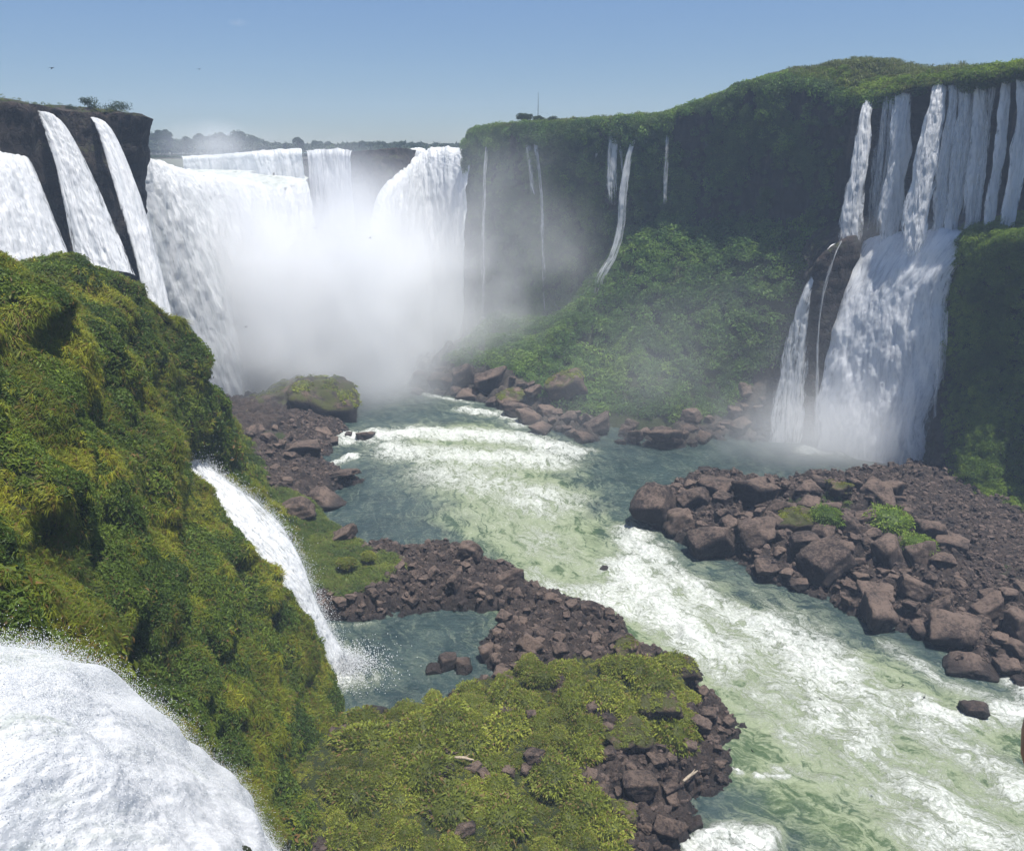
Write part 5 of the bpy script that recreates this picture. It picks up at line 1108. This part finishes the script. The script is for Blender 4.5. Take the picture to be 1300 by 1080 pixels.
# ================================================================== TREES, MAST, PLATFORM, BIRDS, DRIFTWOOD
def tube(pts, rad, seg=7):
    pts = np.array(pts, float); n = len(pts); V = []
    for i in range(n):
        t = unit(pts[min(i + 1, n - 1)] - pts[max(i - 1, 0)]); a = unit(np.cross(t, [.3, .9, .2])); b = np.cross(t, a)
        for k in range(seg):
            an = 6.283 * k / seg; V.append(pts[i] + rad[i] * (math.cos(an) * a + math.sin(an) * b))
    Q = [[i * seg + k, i * seg + (k + 1) % seg, (i + 1) * seg + (k + 1) % seg, (i + 1) * seg + k] for i in range(n - 1) for k in range(seg)]
    m = len(V); V.append(pts[0]); V.append(pts[-1])
    Q += [[m, (k + 1) % seg, k, k] for k in range(0)]
    return np.array(V), np.array(Q)
def join(parts):
    V, Q, o = [], [], 0
    for v, q in parts: V.append(v); Q.append(q + o); o += len(v)
    return np.concatenate(V), np.concatenate(Q)
def tree_kind(seed, h=8., crown=3., n=1500, leaf=.42, lobes=6, spread=1., trunk_r=.16, flat=.7):
    g = np.random.default_rng(seed); top = np.array([g.normal(0, .3), g.normal(0, .3), h * .62]); parts = [tube([(0, 0, -.5), (.1, 0, h * .3), top], [trunk_r, trunk_r * .75, trunk_r * .5])]; Vl, Ll, Tt = [], [], []
    for k in range(lobes):
        a = g.uniform(0, 6.28); r = crown * g.uniform(.25, .75) * spread; c = top + np.array([math.cos(a) * r, math.sin(a) * r, g.uniform(-.05, .38) * h]); 
        if k == 0: c = top + np.array([0, 0, h * .28])
        parts.append(tube([top * .8, (top + c) / 2 + [0, 0, -.2], c], [trunk_r * .45, trunk_r * .3, trunk_r * .12], 5))
        v, l = leafy(n // lobes, crown * g.uniform(.35, .55), leaf, seed * 10 + k, flat=flat, shell=.3, hemi=-.8); Vl.append(v + c); Ll.append(l); Tt.append(np.full(len(v), g.random()))
    V = np.concatenate(Vl); Q = np.arange(len(V)).reshape(-1, 4)
    return make_mesh('trunk', *join(parts), True, mats=[M_BARK]), make_mesh('crown', V, Q, False, {'tint': np.concatenate(Tt), 'leaf': np.concatenate(Ll)}, [G_FAR])
KINDS_T = [tree_kind(900, 6, 3.4, lobes=9), tree_kind(901, 7, 3.2, lobes=9), tree_kind(902, 5.5, 3.8, lobes=10), tree_kind(903, 8, 2.8, lobes=8), tree_kind(904, 6.5, 3.6, lobes=9)]
def tree(p, s, k, label, group=None, kinds=KINDS_T, name='tree'):
    r = link(name, None, None, p, (0, 0, RNG.uniform(0, 6.28)), (s, s, s * RNG.uniform(.9, 1.1)), label=label, cat=name.replace('_', ' '), group=group)
    link('trunk', kinds[k][0], r); link('crown', kinds[k][1], r); return r
for i in range(58):
    px = 186 + i * 6.15 + RNG.uniform(-2.5, 2.5); Y = RNG.uniform(425, 500); x = (px - 650) / 1000 * (Y * CT + 3 * ST)
    s = RNG.uniform(.8, 1.2) * (1.5 if px < 330 else 1.0); tree((x, Y, 56.0), s, int(RNG.integers(5)), 'dark tree in the distant row beyond the falls', 'distant trees beyond the falls')
P = np.stack([RNG.uniform(-330, 60, 1500), RNG.uniform(430, 560, 1500), np.full(1500, 58.)], -1); P[:, 2] += np.where(P[:, 0] / P[:, 1] < -.3, 1.6, 0)
merge_instances('treeline', [leafy(90, 1., .3, 70 + s, flat=.9, shell=.3) for s in range(4)], P, np.tile([0, 0, 1.], (1500, 1)), RNG.uniform(3.4, 6.2, 1500), G_FAR, kind='stuff', label='distant forest edge on the plateau')
P = np.stack([RNG.uniform(-260, -30, 1500), RNG.uniform(330, 425, 1500), np.full(1500, 56.6)], -1); P[:, 1] += 25 * (P[:, 0] > -150)
merge_instances('undergrowth', T_LEAF, P, np.tile([0, 0, 1.], (1500, 1)), RNG.uniform(1.2, 2.2, 1500), G_FAR, kind='stuff', label='low scrub at the far river bank')
NEAR_T = [tree_kind(910, 3.2, 2.3, 900, .16, 7, trunk_r=.06), tree_kind(911, 2.4, 3.0, 1100, .15, 9, spread=1.2, trunk_r=.05)]
for px, py, Y, s, k, lab in [(112, 143, 147, .9, 0, 'small airy tree on top of the dark left cliff, left of the two'), (150, 146, 151, .95, 1, 'wide straggly bush-like tree at the right end of the dark left cliff top'), (92, 141, 146, .5, 1, 'tiny pale tree on the dark left cliff top')]:
    p = atY(px, py, Y); tree((p[0], p[1], p[2] - .6), s, k, lab, None, NEAR_T, 'small_tree')
for px, py, Y, s, k, lab in [(662, 158, 236, .95, 3, 'slim umbrella tree nearest the viewing platform'), (669, 157, 236, .8, 1, 'second slim umbrella tree near the antenna'), (683, 160, 234, .9, 2, 'rounded tree at the foot of the antenna'), (702, 162, 231, .85, 4, 'rounded tree just right of the antenna'), (733, 160, 225, .7, 3, 'lone dark little tree on the rim right of the antenna'), (718, 163, 229, .6, 0, 'low tree between the antenna and the lone little tree')]:
    p = atY(px, py, Y); tree((p[0], p[1], p[2] - .6), s * .6, [2, 4, 0, 2, 4, 0][k], lab, None, KINDS_T, 'small_tree')

M_STEEL, _nt = nmat('grey steel'); _t = NT(_nt); _b = _t.n('ShaderNodeBsdfPrincipled', i_Base_Color=(.22, .23, .24, 1), i_Roughness=.5, i_Metallic=.4); _t.out(_b.outputs[0])
M_DECK = rock_mat('weathered deck', dark=(.16, .14, .12), light=(.3, .27, .23), wet_z=-50, scale=2)
p = atY(683, 152, 240); r = link('antenna_mast', None, None, (p[0], p[1], p[2]), label='thin grey antenna mast rising above the trees of the far rim', cat='antenna')
link('pole', make_mesh('pole', *tube([(0, 0, -2), (0, 0, 3.5), (0, 0, 7.2)], [.13, .09, .04]), True, mats=[M_STEEL]), r)
link('footing', make_mesh('footing', *tube([(0, 0, -2.4), (0, 0, -1.4), (0, 0, -1.2)], [.4, .38, .2], 8), False, mats=[M_DECK]), r)
def box(x0, x1, y0, y1, z0, z1):
    V = np.array([(x, y, z) for x in (x0, x1) for y in (y0, y1) for z in (z0, z1)], float)
    return V, np.array([[0, 1, 3, 2], [4, 6, 7, 5], [0, 4, 5, 1], [2, 3, 7, 6], [0, 2, 6, 4], [1, 5, 7, 3]])
a = np.array(atY(607, 165, 242)); b_ = np.array(atY(634, 163, 238)); r = link('viewing_platform', None, None, tuple(a), (0, 0, math.atan2(b_[1] - a[1], b_[0] - a[0])), label='small railed viewing platform on the rim at the near end of the throat', cat='platform'); L_ = float(np.linalg.norm((b_ - a)[:2]))
link('deck', make_mesh('deck', *join([box(0, L_, -.2, 2.6, -.15, 0), *[box(x, x + .25, 0, .25, -2.5, -.15) for x in np.linspace(.1, L_ - .4, 4)]]), False, mats=[M_DECK]), r)
link('railing', make_mesh('railing', *join([box(0, L_, -.16, -.08, 1.05, 1.13), box(0, L_, -.15, -.10, .55, .6), *[box(x, x + .08, -.16, -.08, 0, 1.05) for x in np.linspace(0, L_ - .08, 9)]]), False, mats=[M_STEEL]), r)

# birds
def bird_mesh():
    parts = [tube([(0, -.19, 0), (0, -.12, .01), (0, 0, .01), (0, .12, 0), (0, .2, -.005)], [.008, .035, .05, .03, .01], 8)]
    for s in (-1, 1):
        up = [(0, .05, .02), (.14 * s, .07, .07), (.28 * s, 0, .08), (.42 * s, -.12, .04)]; ch = [.09, .085, .06, .01]; V = []
        for (x, y, z), c in zip(up, ch): V += [(x, y + c * .5, z), (x, y - c * .5, z - .004), (x, y, z + .012)]
        V = np.array(V); Q = []
        for i in range(3):
            for k in range(3): Q.append([i * 3 + k, i * 3 + (k + 1) % 3, (i + 1) * 3 + (k + 1) % 3, (i + 1) * 3 + k])
        parts.append((V, np.array(Q)))
    parts.append((np.array([(0, -.17, 0), (.05, -.29, 0), (0, -.24, .01), (-.05, -.29, 0)]), np.array([[0, 1, 2, 3]])))
    M, nt_ = nmat('dark feathers'); t_ = NT(nt_); t_.out(t_.n('ShaderNodeBsdfDiffuse', i_Color=(.012, .011, .012, 1)).outputs[0])
    V, Q = join(parts); return make_mesh('bird', V, Q, True, mats=[M])
BIRD = bird_mesh()
for px, py, Y, lab in [(66, 87, 75, 'small dark bird flying in the blue sky above the dark left cliff'), (253, 88, 105, 'tiny dark bird in the open sky above the throat'), (1146, 870, 62, 'dark bird low over the white water, nearest the lone rock'), (1041, 887, 60, 'dark bird gliding over the middle of the rapids'), (470, 302, 120, 'dark bird before the white spray, highest of the flock'),
                       (312, 415, 110, 'dark bird before the lower left of the spray'), (400, 290, 130, 'dark bird before the upper spray'), (757, 640, 90, 'dark bird over the milky green water'), (1173, 885, 60, 'dark bird right beside the foam of the lone rock'), (955, 953, 52, 'dark bird over the dark green water near the islet')]:
    p = atY(px, py, Y); link('bird', BIRD, None, p, (RNG.normal(0, .5), RNG.normal(0, .6), RNG.uniform(0, 6.28)), (.85, .85, .85), label=lab, cat='bird', group='birds over the gorge')

# driftwood
def log(p0, p1, r, lab, T):
    a = ground_hit(*p0, T); b = ground_hit(*p1, T); a[2] += r + .9; b[2] += r + .9; m = (a + b) / 2; m[2] += .1
    V, Q = tube([a, a * .7 + b * .3 + [0, 0, .04], m, b * .8 + a * .2, b], [r * .7, r, r * .9, r * .7, r * .35], 9); br = tube([m, m + (b - a) * .15 + [.25, .2, .35]], [r * .5, r * .15], 6)
    V, Q = join([(V, Q), br]); link('driftwood_log', make_mesh('driftwood_log', V, Q, True, mats=[M_DRIFT]), label=lab, cat='log')
log((578, 973), (602, 977), .16, 'pale bleached log lying in the islet shrubs', TA); log((866, 1003), (884, 992), .16, 'cream coloured driftwood stick wedged between stones near the grey water', TA)


# ================================================================== WALKWAY AND THE PERSON WHOSE ELBOW SHOWS AT THE RIGHT
r = link('walkway', None, None, (0, 0, 58.4), label='steel viewing walkway the picture was taken from', cat='walkway')
link('deck', make_mesh('deck', *join([box(-1.6, 3., -3.2 + .25 * k, -2.97 + .25 * k, -.06, 0) for k in range(15)] + [box(x, x + .12, -3.2, .5, -.3, -.065) for x in (-1.4, .6, 2.7)]), False, mats=[M_DECK]), r)
link('post', make_mesh('post', *join([box(x, x + .25, -1.6, -1.35, -12.5, -.31) for x in (-1.3, 2.5)]), False, mats=[M_STEEL]), r)
M_SKIN, _nt = nmat('tanned skin'); _t = NT(_nt); _n = _t.noise(_t.pos(), 60, 3); _b = _t.n('ShaderNodeBsdfPrincipled', i_Base_Color=_t.mix(_n, (.30, .13, .075), (.38, .17, .10)), i_Roughness=.5); _b.inputs['Subsurface Weight'].default_value = .1; _t.out(_b.outputs[0])
M_SHIRT, _nt = nmat('blue cotton'); _t = NT(_nt); _b = _t.n('ShaderNodeBsdfPrincipled', i_Base_Color=(.05, .09, .16, 1), i_Roughness=.9); _t.out(_b.outputs[0])
M_HAIR, _nt = nmat('dark hair'); _t = NT(_nt); _b = _t.n('ShaderNodeBsdfPrincipled', i_Base_Color=(.02, .014, .01, 1), i_Roughness=.6); _t.out(_b.outputs[0])
def skinned(name, nodes, edges, mat, parent=None, **props):
    me = bpy.data.meshes.new(name); me.from_pydata([n[:3] for n in nodes], edges, []); o = link(name, me, parent, **props)
    s = o.modifiers.new('skin', 'SKIN'); s.use_smooth_shade = True; sv_ = me.skin_vertices
    if not sv_: me.attributes.new  # skin layer comes with the modifier below
    bm = __import__('bmesh').new(); bm.from_mesh(me); lay = bm.verts.layers.skin.verify()
    for v, n in zip(bm.verts, nodes): v[lay].radius = (n[3], n[4] if len(n) > 4 else n[3])
    bm.verts.ensure_lookup_table(); bm.verts[0][lay].use_root = True; bm.to_mesh(me); bm.free()
    ss = o.modifiers.new('smooth', 'SUBSURF'); ss.levels = 2; ss.render_levels = 2; me.materials.append(mat); return o
ox, oy, oz = .82, .30, 58.4
B_ = [(0, 0, .95, .13, .11), (0, 0, 1.12, .12, .10), (0, 0, 1.32, .15, .10), (0, .0, 1.45, .06), (0, .02, 1.55, .075, .09), (0, .03, 1.66, .085, .10), (0, .03, 1.74, .05, .06),
      (-.17, .0, 1.40, .05), (.17, 0, 1.40, .05), (.24, .02, 1.12, .038), (.25, .12, .88, .028), (-.386, .2, 1.115, .045), (-.19, .40, 1.36, .028), (-.17, .43, 1.42, .03), (.25, .15, .80, .03),
      (-.10, 0, .88, .085), (.10, 0, .88, .085), (-.11, .01, .48, .055), (.11, .01, .48, .055), (-.11, -.01, .09, .036), (.11, -.01, .09, .036), (-.12, .15, .03, .03), (.12, .15, .03, .03),
      (-.20, .45, 1.47, .010), (-.185, .46, 1.50, .010), (-.165, .46, 1.505, .010), (-.15, .45, 1.49, .010), (-.13, .42, 1.44, .012), (.25, .17, .72, .010), (.27, .16, .73, .010), (.23, .18, .73, .010), (.22, .19, .78, .011), (.285, .15, .74, .009)]
E2 = [(0, 1), (1, 2), (2, 3), (3, 4), (4, 5), (5, 6), (2, 7), (2, 8), (8, 9), (9, 10), (7, 11), (11, 12), (12, 13), (10, 14), (0, 15), (0, 16), (15, 17), (16, 18), (17, 19), (18, 20), (19, 21), (20, 22), (13, 23), (13, 24), (13, 25), (13, 26), (13, 27), (14, 28), (14, 29), (14, 30), (14, 31), (14, 32)]
pr = skinned('person', B_, E2, M_SKIN, loc=(ox, oy, oz), label='person in a dark blue shirt whose bare bent elbow reaches into the right edge', cat='person')
skinned('shirt', [(0, 0, .92, .15, .125), (0, 0, 1.12, .14, .12), (0, 0, 1.32, .17, .12), (-.17, 0, 1.40, .068), (.17, 0, 1.40, .068), (-.235, .06, 1.33, .06), (.2, .01, 1.28, .058)], [(0, 1), (1, 2), (2, 3), (2, 4), (3, 5), (4, 6)], M_SHIRT, pr)
skinned('shorts', [(0, 0, .93, .15, .12), (-.10, 0, .84, .11), (.10, 0, .84, .11), (-.11, .01, .52, .085), (.11, .01, .52, .085)], [(0, 1), (0, 2), (1, 3), (2, 4)], M_HAIR, pr)
hv_, hf_ = core(1, 1, 0, 3, raw=True); kp = (hv_[hf_].mean(1)[:, 2] > .0) | (hv_[hf_].mean(1)[:, 1] < -.25)
link('hair', make_mesh('hair', hv_ * [.098, .112, .12] + [0, .02, 1.69], hf_[kp], True, mats=[M_HAIR]), pr)


# ================================================================== SKY, SUN, CAMERA
sc = bpy.context.scene
w = bpy.data.worlds.new('World'); sc.world = w; w.use_nodes = True; nt = w.node_tree; nt.nodes.clear()
sky = nt.nodes.new('ShaderNodeTexSky'); sky.sky_type = 'NISHITA'; sky.sun_disc = False
sky.sun_elevation = SUN_EL; sky.sun_rotation = SUN_AZ; sky.altitude = 1200; sky.air_density = 1.0; sky.dust_density = .35; sky.ozone_density = 2.2
bg = nt.nodes.new('ShaderNodeBackground'); bg.inputs[1].default_value = .068
o_ = nt.nodes.new('ShaderNodeOutputWorld'); hs_ = nt.nodes.new('ShaderNodeHueSaturation'); hs_.inputs['Saturation'].default_value = 1.0; gm_ = nt.nodes.new('ShaderNodeMix'); gm_.data_type = 'RGBA'; gm_.blend_type = 'MULTIPLY'; gm_.inputs[0].default_value = 1; gm_.inputs[7].default_value = (.94, 1.02, 1.15, 1); nt.links.new(sky.outputs[0], hs_.inputs['Color']); nt.links.new(hs_.outputs[0], gm_.inputs[6]); tc_ = nt.nodes.new('ShaderNodeTexCoord'); sx_ = nt.nodes.new('ShaderNodeSeparateXYZ'); mr_ = nt.nodes.new('ShaderNodeMapRange'); mr_.interpolation_type = 'SMOOTHSTEP'; mr_.inputs[1].default_value = -.02; mr_.inputs[2].default_value = .34; mr_.inputs[3].default_value = .68; mr_.inputs[4].default_value = 1.07; nt.links.new(tc_.outputs['Generated'], sx_.inputs[0]); nt.links.new(sx_.outputs[2], mr_.inputs[0]); vm_ = nt.nodes.new('ShaderNodeVectorMath'); vm_.operation = 'SCALE'; nt.links.new(gm_.outputs[2], vm_.inputs[0]); nt.links.new(mr_.outputs[0], vm_.inputs['Scale']); nt.links.new(vm_.outputs[0], bg.inputs[0]); nt.links.new(bg.outputs[0], o_.inputs[0])
sd = bpy.data.lights.new('sun', 'SUN'); sd.energy = 4.9; sd.angle = math.radians(.55); sd.color = (1, .965, .91)
so = bpy.data.objects.new('sun', sd); C.objects.link(so)
sv = Vector((math.sin(SUN_AZ) * math.cos(SUN_EL), math.cos(SUN_AZ) * math.cos(SUN_EL), math.sin(SUN_EL)))
so.rotation_euler = sv.to_track_quat('Z', 'Y').to_euler(); so.location = (0, 0, 150)
cd = bpy.data.cameras.new('camera'); co = bpy.data.objects.new('camera', cd); C.objects.link(co)
cd.sensor_fit = 'HORIZONTAL'; cd.sensor_width = 36; cd.lens = 36 * F / 1300; cd.clip_start = .05; cd.clip_end = 9000
co.location = (0, 0, H); co.rotation_euler = (math.radians(90) - TH, 0, 0); sc.camera = co
sc.view_settings.view_transform = 'Standard'; sc.view_settings.look = 'None'; sc.view_settings.exposure = .58; sc.view_settings.gamma = 1
cy = sc.cycles; cy.max_bounces = 7; cy.diffuse_bounces = 3; cy.glossy_bounces = 3; cy.transparent_max_bounces = 24; cy.volume_bounces = 12; cy.transmission_bounces = 2
cy.volume_step_rate = 1.6; cy.volume_max_steps = 128; cy.use_adaptive_sampling = True; cy.adaptive_threshold = .02; cy.sample_clamp_indirect = 6
